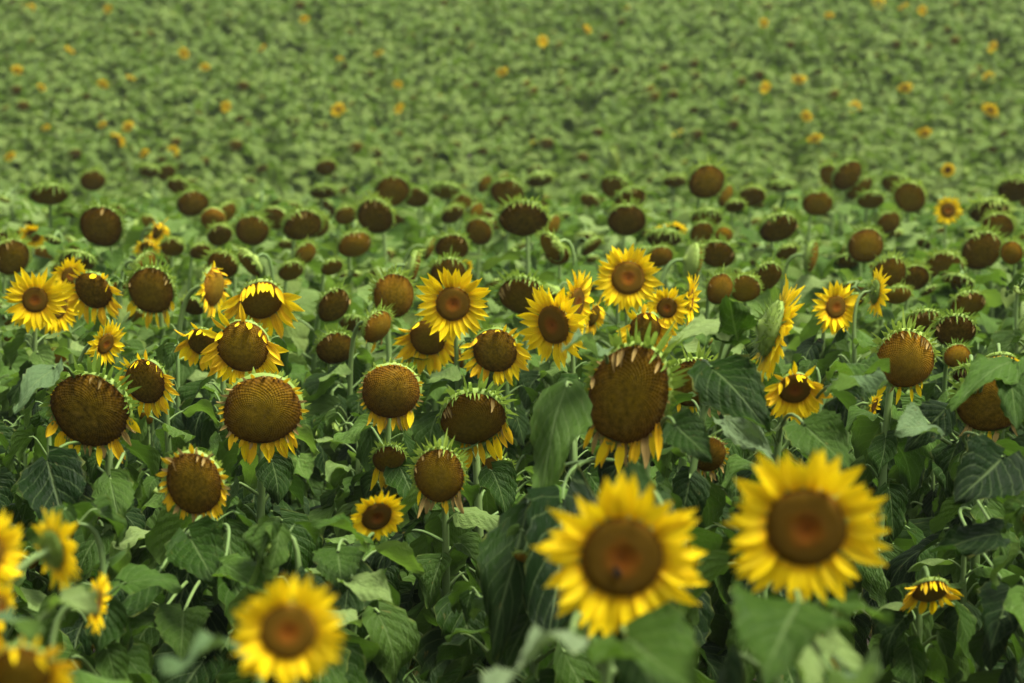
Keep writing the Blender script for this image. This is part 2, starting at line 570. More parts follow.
def bract_geom(r, mature, nb=34, short=False):
    g = G()
    Z = Vector((0, 0, 1))
    rows = [(0.93, -.20, .35, .42), (1.02, -.10, .15, .46), (1.0, -.04, 1.2, .30), (.9, -.3, -.2, .45)] if mature else [(0.95, -.2, -.1, .42), (1.0, -.14, .15, .40)] + ([] if short else [(.86, -.34, -.15, .46), (.66, -.44, -.12, .5), (.42, -.5, -.1, .5)])
    for (rad, z, fw, ln) in rows:
        for k in range(nb):
            w = 2 * math.pi * (k + r.uniform(-.35, .35)) / nb
            rd = Vector((math.cos(w), math.sin(w), 0))
            up = max(0, math.sin(w))
            L = ln * r.uniform(.55, 1.25) * (.28 + 1.25 * max(0, math.sin(w) * .6 + .4) if mature else .5 if short else 1)
            d = (rd + Z * (fw + r.uniform(-.35, .35))).normalized()
            side = Vector((-math.sin(w), math.cos(w), 0))
            nn = (Z * .7 - rd * .7) if mature else (Z * -.6 + rd * .1)
            strip(g, rd * rad + Z * z, d, nn, (side + d * r.uniform(-.2, .2)).normalized(), L, r.uniform(.035, .065), r.uniform(.0, .8), 'bract')
    return g


# unit libraries, shared by every plant
lr = random.Random(5)
LEAF = {}
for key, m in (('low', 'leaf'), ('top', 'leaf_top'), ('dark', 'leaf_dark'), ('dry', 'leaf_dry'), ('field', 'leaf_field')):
    for hi in (True, False):
        L = []
        for i in range(9 if hi else 6):
            if key in ('top', 'field'):
                a0, a1 = R_(lr.uniform(-40, 40)), R_(lr.uniform(-85, -5))
                pet, rise = lr.uniform(.35, .6), R_(lr.uniform(25, 60))
            else:
                a0, a1 = R_(lr.uniform(-75, -10)), R_(lr.uniform(-105, -65))
                pet, rise = lr.uniform(.45, .75), R_(lr.uniform(15, 50))
            L.append(leaf_geom(lr, pet, rise, a0, a1, lr.uniform(-.45, .55), lr.uniform(.09, .22), lr.uniform(.004, .014), lr.uniform(.72, 1.0), m, hi))
        LEAF[key, hi] = L
LEAF_ME = {k: [g.mesh('leaf') for g in v] for k, v in LEAF.items()}
PET = {k: [petal_geom(lr, k) for _ in range(9)] for k in ('fresh', 'old', 'dry')}
PET_ME = {k: [g.mesh('petal') for g in v] for k, v in PET.items()}
DISC = {'fresh': [disc_geom(lr, .16, .05, .10, 'disc') for _ in range(3)],
        'brown': [disc_geom(lr, .24, .0, .02, 'disc_brown') for _ in range(4)],
        'olive': [disc_geom(lr, .34, .0, .0, 'disc_olive') for _ in range(3)]}
DISC_ME = {k: [g.mesh('seed_disc') for g in v] for k, v in DISC.items()}
BACK = [back_geom(lr, d) for d in (.18, .28, .38)]
BACK_ME = [g.mesh('flower_head') for g in BACK]
BRACT = {'m': [bract_geom(lr, True) for _ in range(4)], 'f': [bract_geom(lr, False) for _ in range(3)], 'r': [bract_geom(lr, False, 30, True) for _ in range(3)]}
BRACT_ME = {k: [g.mesh('bract_ring') for g in v] for k, v in BRACT.items()}


# ------------------------------------------------------------------ building one plant
def add_obj(name, me, parent=None, mtx=None):
    o = bpy.data.objects.new(name, me)
    COL.objects.link(o)
    if parent is not None:
        o.parent = parent
    if mtx is not None:
        o.matrix_basis = mtx
    return o


def frame_of(n):
    up = Vector((0, 0, 1)) - n * n.z
    if up.length < .05:
        up = Vector((0, 1, 0)) - n * n.y
    up.normalize()
    x = up.cross(n)
    return Matrix((x, up, n)).transposed().to_4x4()


def petal_mtx(phi, d, length, wfac=1.0, rad=.97, z=-.03, roll=0.0):
    """Unit petal placed on the rim at phi, along d (head coordinates), upper side as near the face as it goes."""
    d = d.normalized()
    rd = Vector((math.cos(phi), math.sin(phi), 0))
    n = Vector((0, 0, 1)) - d * d.z
    if n.length < .25:
        n = -rd - d * (-rd).dot(d)
    n.normalize()
    x = d.cross(n)
    m = Matrix((x * wfac * length, d * length, n * length)).transposed().to_4x4()
    if roll:
        m = m @ Matrix.Rotation(roll, 4, 'Y')
    m.translation = rd * rad + Vector((0, 0, z))
    return m


def petals_for(kind, o, rot, r):
    """[(petal kind, variant, matrix)] in head coordinates (disc radius 1)."""
    gd = rot.to_3x3().transposed() @ Vector((0, 0, -1))
    Z = Vector((0, 0, 1))
    out = []
    L = o.get('L', 1.0) * (1.2 if kind == 'F' else 1.22 if kind == 'G' else 1.8)

    def put(k, phi, d, length, wf=1.0, z=-.03, rad=.97):
        out.append((k, r.randrange(9), petal_mtx(phi, d, length, wf, rad, z, r.uniform(-.3, .3))))
    if kind == 'F':
        n = int(o.get('n', 20) * 1.6)
        for lay, (cnt, lf, fw, z) in enumerate(((n, 1.0, .10, -.09), (int(n * .8), .88, .34, -.03))):
            off = r.uniform(0, 6)
            for i in range(cnt):
                phi = off + 2 * math.pi * (i + r.uniform(-.38, .38)) / cnt
                rd = Vector((math.cos(phi + r.uniform(-.14, .14)), math.sin(phi + r.uniform(-.14, .14)), 0))
                d = rd + Z * (fw + r.uniform(-.14, .2)) + gd * .10
                put('fresh', phi, d, L * lf * r.uniform(.74, 1.15), r.uniform(.9, 1.25) * max(1.0, 1.25 / L * .9), z)
    elif kind == 'G':
        n = o.get('n', 24)
        for i in range(n):
            phi = 2 * math.pi * (i + r.uniform(-.4, .4)) / n
            rd = Vector((math.cos(phi), math.sin(phi), 0))
            up = -rd.dot(gd)
            k = 'fresh' if r.random() < .65 else 'old'
            if up > .35:
                if r.random() < o.get('flop', .5):
                    d = rd * .35 + Z * .75 + gd * r.uniform(.35, .8)
                    put(k, phi, d, L * r.uniform(.5, .75), 1.1)
                elif r.random() < .75:
                    d = rd + Z * r.uniform(.1, .7)
                    put(k, phi, d, L * r.uniform(.55, .95), 1.0)
            else:
                d = rd * .8 + gd * r.uniform(.2, .8) + Z * r.uniform(-.05, .35)
                put(k, phi, d, L * r.uniform(.75, 1.15), r.uniform(.95, 1.25))
                if r.random() < .55:
                    put(k, phi + .1, rd * .8 + gd * r.uniform(.1, .4) + Z * r.uniform(.2, .5), L * r.uniform(.6, .95), 1.1)
    else:
        if o.get('ring'):                           # short shrivelled petals all the way round
            n = 30
            for i in range(n):
                phi = 2 * math.pi * (i + r.uniform(-.4, .4)) / n
                rd = Vector((math.cos(phi), math.sin(phi), 0))
                k = 'dry' if r.random() < .45 else 'old'
                put(k, phi, rd + Z * r.uniform(.2, .9) + gd * .25, o['ring'] * r.uniform(.7, 1.2), 1.5)
        gphi = math.atan2(gd.y, gd.x)
        nb, arc = o.get('bot', 0), o.get('arc', 1.0)
        for i in range(nb):
            phi = gphi + o.get('skew', 0) + arc * (2 * (i + r.uniform(.1, .9)) / nb - 1)
            rd = Vector((math.cos(phi), math.sin(phi), 0))
            k = 'old' if r.random() < o.get('yel', .5) else 'dry'
            if r.random() < o.get('yel', .5) * .5:
                k = 'fresh'
            put(k, phi, rd * r.uniform(.25, .7) + gd * .7 + Z * r.uniform(-.25, .45) + Vector((-rd.y, rd.x, 0)) * r.uniform(-.3, .3), L * r.choice((.35, .55, .7, .85, 1.0, 1.1)) * r.uniform(.9, 1.1), r.uniform(.7, 1.3))
        for i in range(o.get('top', 0)):
            phi = gphi + math.pi + r.uniform(-1.3, 1.3)
            rd = Vector((math.cos(phi), math.sin(phi), 0))
            put('dry', phi, -rd * .35 + Z * r.uniform(.5, .9) + gd * .5, r.uniform(.16, .42), r.uniform(.7, 1.3), .02)
    return out


DISC_OF = {'F': 'fresh', 'G': 'brown', 'B': 'brown', 'O': 'olive', 'S': 'fresh'}
HEADS = []          # (x, y, radius px, depth): what leaves must not hide


def covers(p, rad_m, own=1e9):
    """Would a leaf centred at p with that half-size hide much of a listed head?"""
    x, y, d = px(p)
    rp = rad_m * FPX / d
    for hx, hy, hr, hd in HEADS:
        if hd > d - 0.02 and abs(x - hx) < hr + rp * .8 and abs(y - hy) < hr + rp * .8:
            if math.hypot(x - hx, y - hy) < (hr * .92 + rp * .72 if hd < 9 else hr * .45 + rp * .55):
                return True
    return False


def stem_curve(base, P, n, R, back, clen, n_pts=14):
    a = P - n * (R * (.30 + back))
    H = a.z - base.z
    c2 = a - n * clen
    c1 = base + Vector((0, 0, max(.25, H * .62)))
    return bez(base, c1, c2, a, n_pts)


def make_plant(P, R, n, kind, opts, label, group, r, nleaf, detail, leafs=None, base=None, check=True, leaf_scale=1.0, zlo=.12, mature_stem=False, slim=1.0):
    gz = None
    mature = kind in 'BOG'
    nh = Vector((n.x, n.y, 0))
    if base is None:
        off = .07 if kind == 'F' else .12
        b = P - nh * off + Vector((r.uniform(-.04, .04) + opts.get('dx', 0), r.uniform(-.03, .05), 0))
        base = Vector((b.x, b.y, ground_z(b.x, b.y)))
    root = bpy.data.objects.new('sunflower', None)
    root.empty_display_size = .1
    root.location = base
    COL.objects.link(root)
    root['label'] = label
    root['category'] = 'sunflower'
    root['group'] = group
    rel = P - base
    bi = r.randrange(3)
    depth = (.18, .28, .38)[bi]
    pts = stem_curve(Vector((0, 0, -.03)), rel, n, R, depth, .10 if kind == 'F' else .13)
    H = rel.z
    rb = (.0075 + .003 * min(1, H)) * (1.15 if mature else 1.0) * slim
    k = len(pts) - 1
    st = tube(pts, [rb * (1 - (.42 if R > .055 else .62) * i / k) for i in range(k + 1)], 8 if detail else 5, 'stem')
    add_obj('stem', st.mesh('stem'), root)
    rot = frame_of(n) @ Matrix.Rotation(opts.get('roll', r.uniform(-.3, .3)), 4, 'Z')
    ax = opts.get('ax', r.uniform(.92, 1.08) if mature else 1.0)
    hm = Matrix.Translation(rel) @ rot @ Matrix.Diagonal((R * ax, R / ax, R, 1))
    hd = add_obj('flower_head', BACK_ME[bi], root, hm)
    dk = opts.get('disc', DISC_OF[kind])
    add_obj('seed_disc', r.choice(DISC_ME[dk]), hd, Matrix.Rotation(r.uniform(0, 6.28), 4, 'Z'))
    br = add_obj('bract_ring', r.choice(BRACT_ME['m' if kind in 'BO' and opts.get('ring', 0) < .15 else 'f' if kind == 'F' else 'r']), hd)
    br['kind'] = 'stuff'
    pl = petals_for(kind, opts, rot, r)
    if pl:
        d = px(P)[2]
        ppx = max(.3, opts.get('L', 1)) * R * FPX / d
        if ppx > 10 and detail:
            for pk, vi, m in pl:
                add_obj('petal', PET_ME[pk][vi], hd, m)
        else:
            g = G()
            for pk, vi, m in pl:
                g.add(PET[pk][vi], m)
            o = add_obj('petal_ring', g.mesh('petal_ring'), hd)
            o['kind'] = 'stuff'
    # leaves up the stem; near plants' deeper green is part age, part painted shade; low leaves too
    near_dark = px(P)[2] < 8.6 + r.uniform(-1.6, 1.2)
    az = r.uniform(0, 6.28)
    cum = [0]
    for i in range(k):
        cum.append(cum[-1] + (pts[i + 1] - pts[i]).length)
    for i in range(nleaf):
        t = zlo + (.93 - zlo) * (i + r.uniform(.1, .9)) / nleaf
        s = min(max(t * cum[-1] * (.86 if mature else .88), 0), cum[-1] * .97)
        j = max(q for q in range(k) if cum[q] <= s)
        p = pts[j].lerp(pts[j + 1], (s - cum[j]) / max(1e-6, cum[j + 1] - cum[j]))
        size = (.074 + .112 * (1 - t) ** .7 * min(1, .45 + 2 * t)) * r.uniform(.75, 1.3) * leaf_scale
        az += R_(137.5) + r.uniform(-.4, .4)
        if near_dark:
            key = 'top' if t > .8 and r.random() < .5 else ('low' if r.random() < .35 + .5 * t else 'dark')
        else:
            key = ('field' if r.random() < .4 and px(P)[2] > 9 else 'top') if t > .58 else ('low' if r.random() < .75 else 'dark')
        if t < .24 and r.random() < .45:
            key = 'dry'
        for tr in range(6):
            a = az + (0 if tr == 0 else r.uniform(0, 6.28))
            sz = size * (1 - .09 * tr)
            out = Vector((math.sin(a), math.cos(a), 0))
            cen = base + p + out * (sz * .85) - Vector((0, 0, sz * (.1 if t > .58 else .4)))
            if not check or not covers(cen, sz * .5):
                break
        else:
            continue
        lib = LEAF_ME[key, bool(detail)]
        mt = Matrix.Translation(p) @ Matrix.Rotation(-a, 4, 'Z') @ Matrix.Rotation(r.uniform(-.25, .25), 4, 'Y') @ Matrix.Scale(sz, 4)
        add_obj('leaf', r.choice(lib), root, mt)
    if opts.get('tuft'):
        # young leaves round the tip
        for i in range(5):
            sz = r.uniform(.045, .085)
            p = pts[-1 - (i % 3)]
            for tr in range(5):
                a = r.uniform(0, 6.28)
                if not covers(base + p + Vector((math.sin(a), math.cos(a), 0)) * (sz * .8), sz * .4):
                    break
            else:
                continue
            mt = Matrix.Translation(p) @ Matrix.Rotation(-a, 4, 'Z') @ Matrix.Rotation(r.uniform(-.4, .4), 4, 'Y') @ Matrix.Scale(sz, 4)
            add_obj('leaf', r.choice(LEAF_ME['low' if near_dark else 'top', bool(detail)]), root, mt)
    root_pts = [base + q for q in pts]
    return root, root_pts


def custom_leaf(root, pts, b, t, width, m, fold, face, r, bow=.1, rows=18, stem_t=None):
    """A leaf of its own shape: blade from b to t (world points), petiole back to the plant's stem; face = which way its upper side looks."""
    L = (t - b).length
    if stem_t is None:
        pts = pts[:int(len(pts) * .6)]
        dz = [abs(q.z - (b.z + .02)) + .3 * (q - b).length for q in pts]
        j = dz.index(min(dz))
    else:
        j = int(stem_t * (len(pts) - 1))
    q = pts[j]
    o = root.location
    T = (t - b).normalized()
    n = (face - T * face.dot(T)).normalized()
    s = T.cross(n)
    g = tube([p - o for p in bez(q, Vector((q.x + (b.x - q.x) * .6, q.y + .02, q.z + .03)), Vector((b.x, q.y * .6 + b.y * .4 + .03, b.z + .01)) - T * min(.03, L * .2), b, 10)], [.0046 - .0018 * i / 10 for i in range(11)], 6, 'stem')

    def fr(v):
        c = b - o + T * (L * v) + n * (bow * L * (4 * v * (1 - v)) * .5)
        tt = (T + n * (bow * 2 * (1 - 2 * v))).normalized()
        return c, tt, s, s.cross(tt) if s.cross(tt).dot(n) > 0 else tt.cross(s)
    g.add(blade(fr, L, width * .82, rows, 10, fold, r.uniform(.09, .18), r.uniform(.012, .022), r, m))
    add_obj('leaf', g.mesh('leaf'), root)


# ------------------------------------------------------------------ the setting: one sheet of soil that runs up the far slope
def build_ground():
    ys = [-30, -12, -4] + [i * .5 for i in range(0, 140)] + [72, 78, 88, 100, 120, 140, 160]
    xs = [-85, -50, -30] + [-16 + i * .8 for i in range(41)] + [30, 50, 85]
    v = [(x, y, ground_z(x, y)) for y in ys for x in xs]
    n = len(xs)
    f = [(j * n + i, j * n + i + 1, (j + 1) * n + i + 1, (j + 1) * n + i) for j in range(len(ys) - 1) for i in range(n - 1)]
    me = bpy.data.meshes.new('ground')
    me.from_pydata(v, [], f)
    me.materials.append(M['soil'])
    me.polygons.foreach_set('use_smooth', [True] * len(f))
    o = add_obj('ground', me)
    o['kind'] = 'structure'
    o['label'] = 'dark brown soil of the sloping sunflower field'
    o['category'] = 'ground'


build_ground()

# ------------------------------------------------------------------ the flowers one can point at in the photograph
# x, y, disc width in pixels, depth (m), kind, yaw (+ = faces right), droop, options, label
FR = 'blooming yellow sunflowers'
WI = 'sunflowers losing their petals'
BR = 'ripe brown sunflower heads'
FA = 'small yellow blooms on the far slope'
T = [
    # the near blooms
    (622, 558, 84, 3.20, 'F', 2, 8, dict(L=.95, n=19, key='front'), 'large yellow bloom with a dark spot low in its wide brown disc', FR),
    (806, 528, 82, 3.30, 'F', -3, 9, dict(L=.95, n=19, key='front2'), 'large yellow bloom with an orange ringed disc above a broad heart leaf', FR),
    (288, 632, 57, 2.85, 'F', 6, 4, dict(L=1.0, n=19, key='front3'), 'blurred yellow bloom with a small red brown disc by the lower picture edge', FR),
    (20, 676, 66, 2.80, 'G', 10, 22, dict(L=.85, flop=.45, n=34), 'blurred wilting yellow bloom cut off by the lower left picture corner', WI),
    (56, 549, 36, 3.60, 'F', 128, -8, dict(L=1.3, n=16, dx=-.13, key='sideA'), 'yellow bloom seen from behind on a thick curved pale stem', FR),
    (97, 604, 30, 4.00, 'F', 82, 8, dict(L=1.05, key='sideB'), 'thin edge-on yellow bloom low among dark leaves beside the curved pale stem', FR),
    (-12, 556, 42, 3.40, 'F', 48, 8, dict(L=1.05), 'yellow bloom cut by the left picture edge beside the one seen from behind', FR),
    (-2, 608, 26, 3.50, 'F', 60, 10, dict(L=1.0), 'small yellow bloom at the left picture edge under a larger cut off bloom', FR),
    # the middle group, from the left
    (35, 300, 26, 7.9, 'F', 6, 5, dict(L=1.35, n=16), 'bright yellow bloom with long narrow petals facing straight out at the left end', FR),
    (57, 307, 25, 8.1, 'F', 40, 6, dict(L=1.15), 'yellow bloom half hidden behind the long petalled one at the left end', FR),
    (93, 291, 40, 8.0, 'G', -22, 16, dict(L=.75, flop=.3, n=26), 'yellow rimmed brown disc tilted towards the long petalled bloom beside it', WI),
    (70, 276, 18, 8.5, 'F', 25, 15, dict(L=1.0), 'small yellow petals poking up above the tilted brown disc', FR),
    (151, 291, 48, 8.5, 'B', 2, 22, dict(bot=11, L=.42, yel=.9, top=4, arc=1.2), 'round olive brown disc with short yellow petals hanging from its lower rim', BR),
    (214, 287, 40, 8.5, 'G', 68, 4, dict(L=.55, flop=.6, disc='olive'), 'edge-on olive disc with a tall crest of yellow petals', WI),
    (261, 301, 46, 7.6, 'G', 6, 36, dict(L=.85, flop=1.0, n=30), 'domed brown bloom whose upper yellow petals fold down like a fringe', WI),
    (243, 347, 53, 6.6, 'G', -8, 10, dict(L=.72, flop=.45, n=32), 'wide dark disc with a ragged yellow rim under the domed fringed bloom', WI),
    (202, 343, 34, 7.2, 'G', -28, 28, dict(L=.85, flop=.6), 'nodding yellow and brown bloom tucked behind the ragged wide disc', WI),
    (106, 344, 22, 7.0, 'F', 52, 18, dict(L=1.15, n=14, dx=-.09), 'small sideways yellow bloom with loose petals on an arching stem', FR),
    (145, 382, 46, 6.6, 'G', -18, 16, dict(L=.62, flop=.55, n=30), 'brown disc with yellow petals just above the large ripe head', WI),
    (89, 411, 80, 5.8, 'B', -14, 12, dict(ring=.1, bot=18, L=.30, yel=.4, arc=1.5, top=2, key='bigleft'), 'large ripe seed head with ringed rows of seeds and dried tan petals below', BR),
    (262, 411, 76, 6.0, 'B', 2, 16, dict(ring=.22, bot=13, L=.34, yel=.95, arc=.9), 'wide brown disc rimmed all round by short curled tan petals', BR),
    (194, 484, 62, 5.3, 'B', -4, 15, dict(ring=.34, bot=18, L=.27, yel=1.0, arc=1.7, top=3, key='lowdisc'), 'low dark brown disc with ragged yellow and tan petals above heart leaves', WI),
    (391, 392, 58, 6.8, 'O', 6, 14, dict(ring=.18, bot=14, L=.34, yel=.85, arc=.8), 'olive green disc with a bright bract cap and a yellow beard of petals', BR),
    (439, 476, 54, 5.7, 'B', -4, 16, dict(ring=.12, bot=9, L=.42, yel=.3, arc=1.1, top=6), 'brown disc with a rusty top edge and pale peach petals hanging below', BR),
    (473, 420, 68, 6.2, 'B', 3, 38, dict(bot=9, L=.42, yel=.8, arc=1.0, skew=.5, top=4), 'broad flattened brown disc lying above a leaf and the rusty edged disc', BR),
    (377, 517, 32, 5.2, 'F', 24, 24, dict(L=.78, n=20, key='smalllow'), 'small low yellow bloom with narrow petals and a pale stem', FR),
    (389, 460, 34, 6.9, 'B', 4, 34, dict(bot=9, L=.75, yel=.9, arc=1.1), 'small brown disc under a leaf with yellow petals dripping below it', BR),
    (497, 470, 32, 7.2, 'B', -8, 24, dict(bot=5, L=.4, yel=.6), 'small brown disc half hidden below the broad flattened disc', BR),
    (453, 304, 35, 7.4, 'F', 0, 6, dict(L=1.12, n=17), 'bright yellow bloom on a straight upright stem at the middle of the field', FR),
    (428, 338, 40, 7.9, 'G', -8, 28, dict(L=.85, flop=.6, n=28), 'half hidden yellow and brown bloom behind the straight stemmed bright one', WI),
    (495, 351, 46, 7.3, 'G', -10, 12, dict(L=.6, flop=.35, n=28), 'round brown disc with yellow petals at its side and foot near the straight stem', WI),
    (553, 325, 40, 7.4, 'F', -40, 8, dict(L=1.0, n=18), 'yellow bloom turned sideways with a narrow oval disc', FR),
    (577, 303, 32, 7.9, 'F', 62, 6, dict(L=1.1), 'yellow bloom facing away behind the narrow oval disc', FR),
    (594, 316, 22, 8.1, 'G', 60, 20, dict(L=.9), 'faded tan and yellow petals at the edge of the facing away bloom', WI),
    (628, 278, 34, 8.3, 'F', 2, 5, dict(L=.93, n=22), 'tidy round yellow bloom standing highest among the middle group', FR),
    (667, 308, 21, 7.6, 'F', 8, 10, dict(L=1.15, n=18), 'small yellow bloom with an orange centre under the highest tidy one', FR),
    (691, 300, 24, 7.7, 'F', 78, 4, dict(L=1.15), 'yellow bloom seen edge-on beside the small orange centred one', FR),
    (645, 330, 36, 7.4, 'G', 14, 22, dict(L=.9, flop=.3, n=32), 'ragged yellow bloom peeking over the top of the biggest drooping head', WI),
    (628, 396, 94, 5.1, 'B', -16, 14, dict(ax=.86, roll=-.4, ring=.12, bot=15, L=.36, yel=.55, arc=1.0, top=6, key='big'), 'biggest drooping dark disc with a thick green collar and hanging petals', BR),
    (696, 384, 56, 5.9, 'B', 6, 22, dict(bot=6, L=.4, yel=.6), 'dark brown disc in shade behind the biggest drooping head', BR),
    (709, 455, 36, 5.6, 'O', 8, 18, dict(ring=.25, bot=5, L=.4, yel=.3), 'small brown disc with thin tan petals low under a heart leaf', BR),
    (776, 330, 56, 5.5, 'F', 96, 18, dict(L=.8, n=24, dx=-.14, key='sideC'), 'yellow bloom edge-on showing its green back on a leafy bent stem', FR),
    (795, 389, 34, 5.4, 'G', 6, 24, dict(L=1.1, flop=.6, n=34, disc='fresh', key='droopY'), 'drooping bright yellow bloom with two petals folded over its disc', WI),
    (836, 307, 23, 8.0, 'F', 22, 4, dict(L=1.2, n=17), 'neat small yellow bloom standing alone with a pale brown disc', FR),
    (877, 292, 23, 8.0, 'F', 100, 8, dict(L=1.2, n=14), 'thin yellow bloom seen edge-on near the lone neat one', FR),
    (906, 360, 60, 6.3, 'B', 4, 18, dict(bot=6, L=.4, yel=.6, top=8, disc='olive', arc=.9), 'large olive brown disc with tan florets along its top, above horizontal leaves', BR),
    (957, 356, 26, 7.5, 'O', 6, 16, dict(bot=2, L=.4), 'small mustard coloured disc beside the large tan topped one', BR),
    (990, 404, 66, 5.7, 'B', -4, 20, dict(bot=5, L=.35, yel=.3, key='rightbig'), 'large shaded brown disc partly covered by a big hanging leaf', BR),
    (874, 406, 17, 6.7, 'F', 66, 20, dict(L=.9), 'little yellow bloom hidden behind crossing stems', FR),
    (930, 592, 40, 5.2, 'G', 4, 52, dict(L=.75, flop=1.0), 'low nodding yellow bloom deep in shade among the dark leaves', WI),
    (336, 349, 38, 8.2, 'O', 4, 26, dict(disc='brown', top=3), 'squat reddish brown disc beside a thin sloping stem', BR),
    (378, 327, 36, 8.0, 'B', 52, 20, dict(top=5, disc='olive', bot=3, L=.4, yel=.3), 'narrow sideways brown disc with peach coloured tips', BR),
    (394, 296, 44, 8.5, 'O', 22, 14, dict(), 'tall olive gold disc turned a little sideways with a spiky green edge', BR),
    (334, 306, 36, 9.0, 'B', 30, 30, dict(top=4), 'dark disc with a spiky green back turned sideways', BR),
    (523, 298, 50, 8.8, 'B', 2, 34, dict(top=7), 'wide brown disc with pale streaks along its top between two yellow blooms', BR),
    (448, 274, 36, 9.6, 'B', -2, 34, dict(), 'near black disc right behind the straight stemmed yellow bloom', BR),
    (12, 258, 38, 10.5, 'B', 14, 30, dict(top=4), 'brown disc at the left picture edge above the long petalled bloom', BR),
    (77, 263, 36, 10.0, 'B', 0, 58, dict(top=4), 'flat dark crescent disc just above the small poking petals', BR),
    (101, 227, 44, 11.0, 'B', 0, 24, dict(top=2, bot=0), 'large round chocolate brown disc with a small leaf at its lower rim', BR),
    (49, 196, 36, 13.5, 'B', 2, 50, dict(), 'flat topped dark disc on a pale stem above the small yellow cup bloom', BR),
    (93, 181, 24, 17.0, 'O', 16, 26, dict(disc='brown'), 'rusty brown disc high up between the flat topped disc and the slope', BR),
    (149, 172, 22, 19.5, 'B', -6, 55, dict(), 'pale crested flat dark disc, one of a touching pair on the crest', BR),
    (166, 173, 20, 19.8, 'O', 20, 40, dict(disc='brown'), 'rusty disc touching the pale crested one on the crest', BR),
    (193, 204, 30, 14.5, 'B', 20, 28, dict(top=3), 'tilted oval brown disc above the small golden ringed one', BR),
    (178, 187, 22, 16.5, 'B', -8, 42, dict(), 'half dome dark disc just behind the tilted oval one', BR),
    (213, 219, 24, 13.4, 'O', 2, 30, dict(ring=.15), 'small orange brown disc with a golden green ring', BR),
    (226, 214, 24, 14.0, 'B', 40, 30, dict(), 'dark disc edge showing behind the golden ringed one', BR),
    (252, 231, 33, 12.4, 'B', 0, 24, dict(), 'round dark brown disc with a toothed upper edge', BR),
    (220, 236, 26, 12.0, 'B', 10, 38, dict(top=3), 'brown disc with two pale streaks beside the round toothed one', BR),
    (200, 252, 20, 11.3, 'B', 10, 40, dict(), 'small dark disc below the two pale streaked one', BR),
    (172, 248, 25, 11.5, 'B', -6, 48, dict(), 'dark disc above a broad leaf near the tattered yellow bloom', BR),
    (303, 226, 38, 12.0, 'B', 30, 34, dict(top=4), 'brown disc leaning sideways with a striped face', BR),
    (318, 227, 24, 13.0, 'O', 20, 26, dict(disc='brown'), 'rusty disc peeking from behind the striped leaning one', BR),
    (306, 254, 24, 11.2, 'O', 24, 26, dict(disc='brown'), 'small brown disc with a thick green side under the striped leaning one', BR),
    (291, 272, 26, 10.2, 'B', 2, 44, dict(), 'small half round disc above a leaf near the domed fringed bloom', BR),
    (332, 268, 22, 10.4, 'B', 12, 40, dict(), 'tiny dark disc half sunk in leaves beside a thin pale stem', BR),
    (355, 245, 32, 11.5, 'B', 14, 28, dict(top=5, disc='olive'), 'brown disc with striped top and pale tuft under the big oval one', BR),
    (375, 217, 38, 12.5, 'B', 2, 34, dict(top=3), 'wide oval dark disc with a bright green toothed cap', BR),
    (392, 192, 36, 14.0, 'B', 14, 36, dict(disc='brown'), 'fan shaped brown disc above the wide oval toothed one', BR),
    (416, 198, 24, 14.6, 'O', 8, 30, dict(disc='brown'), 'squarish rusty disc touching the fan shaped one', BR),
    (346, 216, 22, 13.6, 'O', 6, 34, dict(disc='brown'), 'small rusty disc split by a leaf beside the wide oval one', BR),
    (326, 168, 20, 19.0, 'O', 24, 30, dict(disc='brown'), 'reddish disc curling round a leaf tip on the crest', BR),
    (323, 193, 26, 16.0, 'B', 0, 64, dict(), 'thin dark dash of a disc seen from above the leaves', BR),
    (452, 248, 32, 11.0, 'B', 0, 28, dict(top=3), 'round dark disc above a small yellow fleck, behind the near black one', BR),
    (479, 232, 27, 12.2, 'B', 2, 26, dict(), 'brown disc with a light green hood next to the large amber tinted one', BR),
    (430, 249, 24, 11.2, 'B', 62, 22, dict(), 'narrow red brown disc seen nearly edge-on', BR),
    (415, 268, 34, 9.6, 'O', 72, 10, dict(disc='brown'), 'thin rust coloured sliver of a disc above the tall olive one', BR),
    (453, 215, 24, 13.4, 'B', 30, 44, dict(), 'dark disc shadowed by a pale leaf', BR),
    (462, 205, 22, 14.2, 'O', 8, 30, dict(disc='brown'), 'reddish disc wedged among bracts above the pale leaf', BR),
    (477, 211, 18, 13.8, 'O', 44, 20, dict(disc='brown'), 'small rusty disc with a long green side', BR),
    (446, 192, 30, 15.0, 'B', 4, 58, dict(), 'flat dark disc under a wide arch of bright bracts', BR),
    (507, 193, 32, 14.6, 'B', 4, 32, dict(), 'round dark disc just above the large amber tinted one', BR),
    (485, 184, 18, 17.0, 'O', 30, 20, dict(disc='brown'), 'small orange brown slip of a disc on the crest', BR),
    (523, 220, 45, 11.2, 'B', 6, 32, dict(top=3, disc='brown'), 'large brown disc with an amber tint under a pale green cap', BR),
    (553, 226, 24, 12.2, 'B', 34, 26, dict(), 'brown disc half hidden behind the large amber tinted one', BR),
    (540, 181, 28, 16.5, 'B', 10, 60, dict(), 'flat olive brown disc with a fuzzy green top on the crest', BR),
    (557, 255, 26, 11.0, 'B', -4, 36, dict(), 'dark disc with a leaf laid over one corner on a pale stem', BR),
    (592, 247, 24, 11.4, 'B', 38, 44, dict(), 'slanted brown disc near the tidy highest bloom', BR),
    (616, 189, 34, 15.0, 'B', -10, 44, dict(), 'topmost of three dark discs stacked behind one another', BR),
    (630, 200, 32, 13.6, 'B', 10, 42, dict(top=4), 'middle one of three dark discs stacked behind one another', BR),
    (627, 221, 37, 12.4, 'B', 10, 30, dict(), 'lowest and roundest of three dark discs stacked together', BR),
    (707, 182, 37, 13.2, 'B', 4, 20, dict(), 'big round disc standing clear above the leaves on the crest', BR),
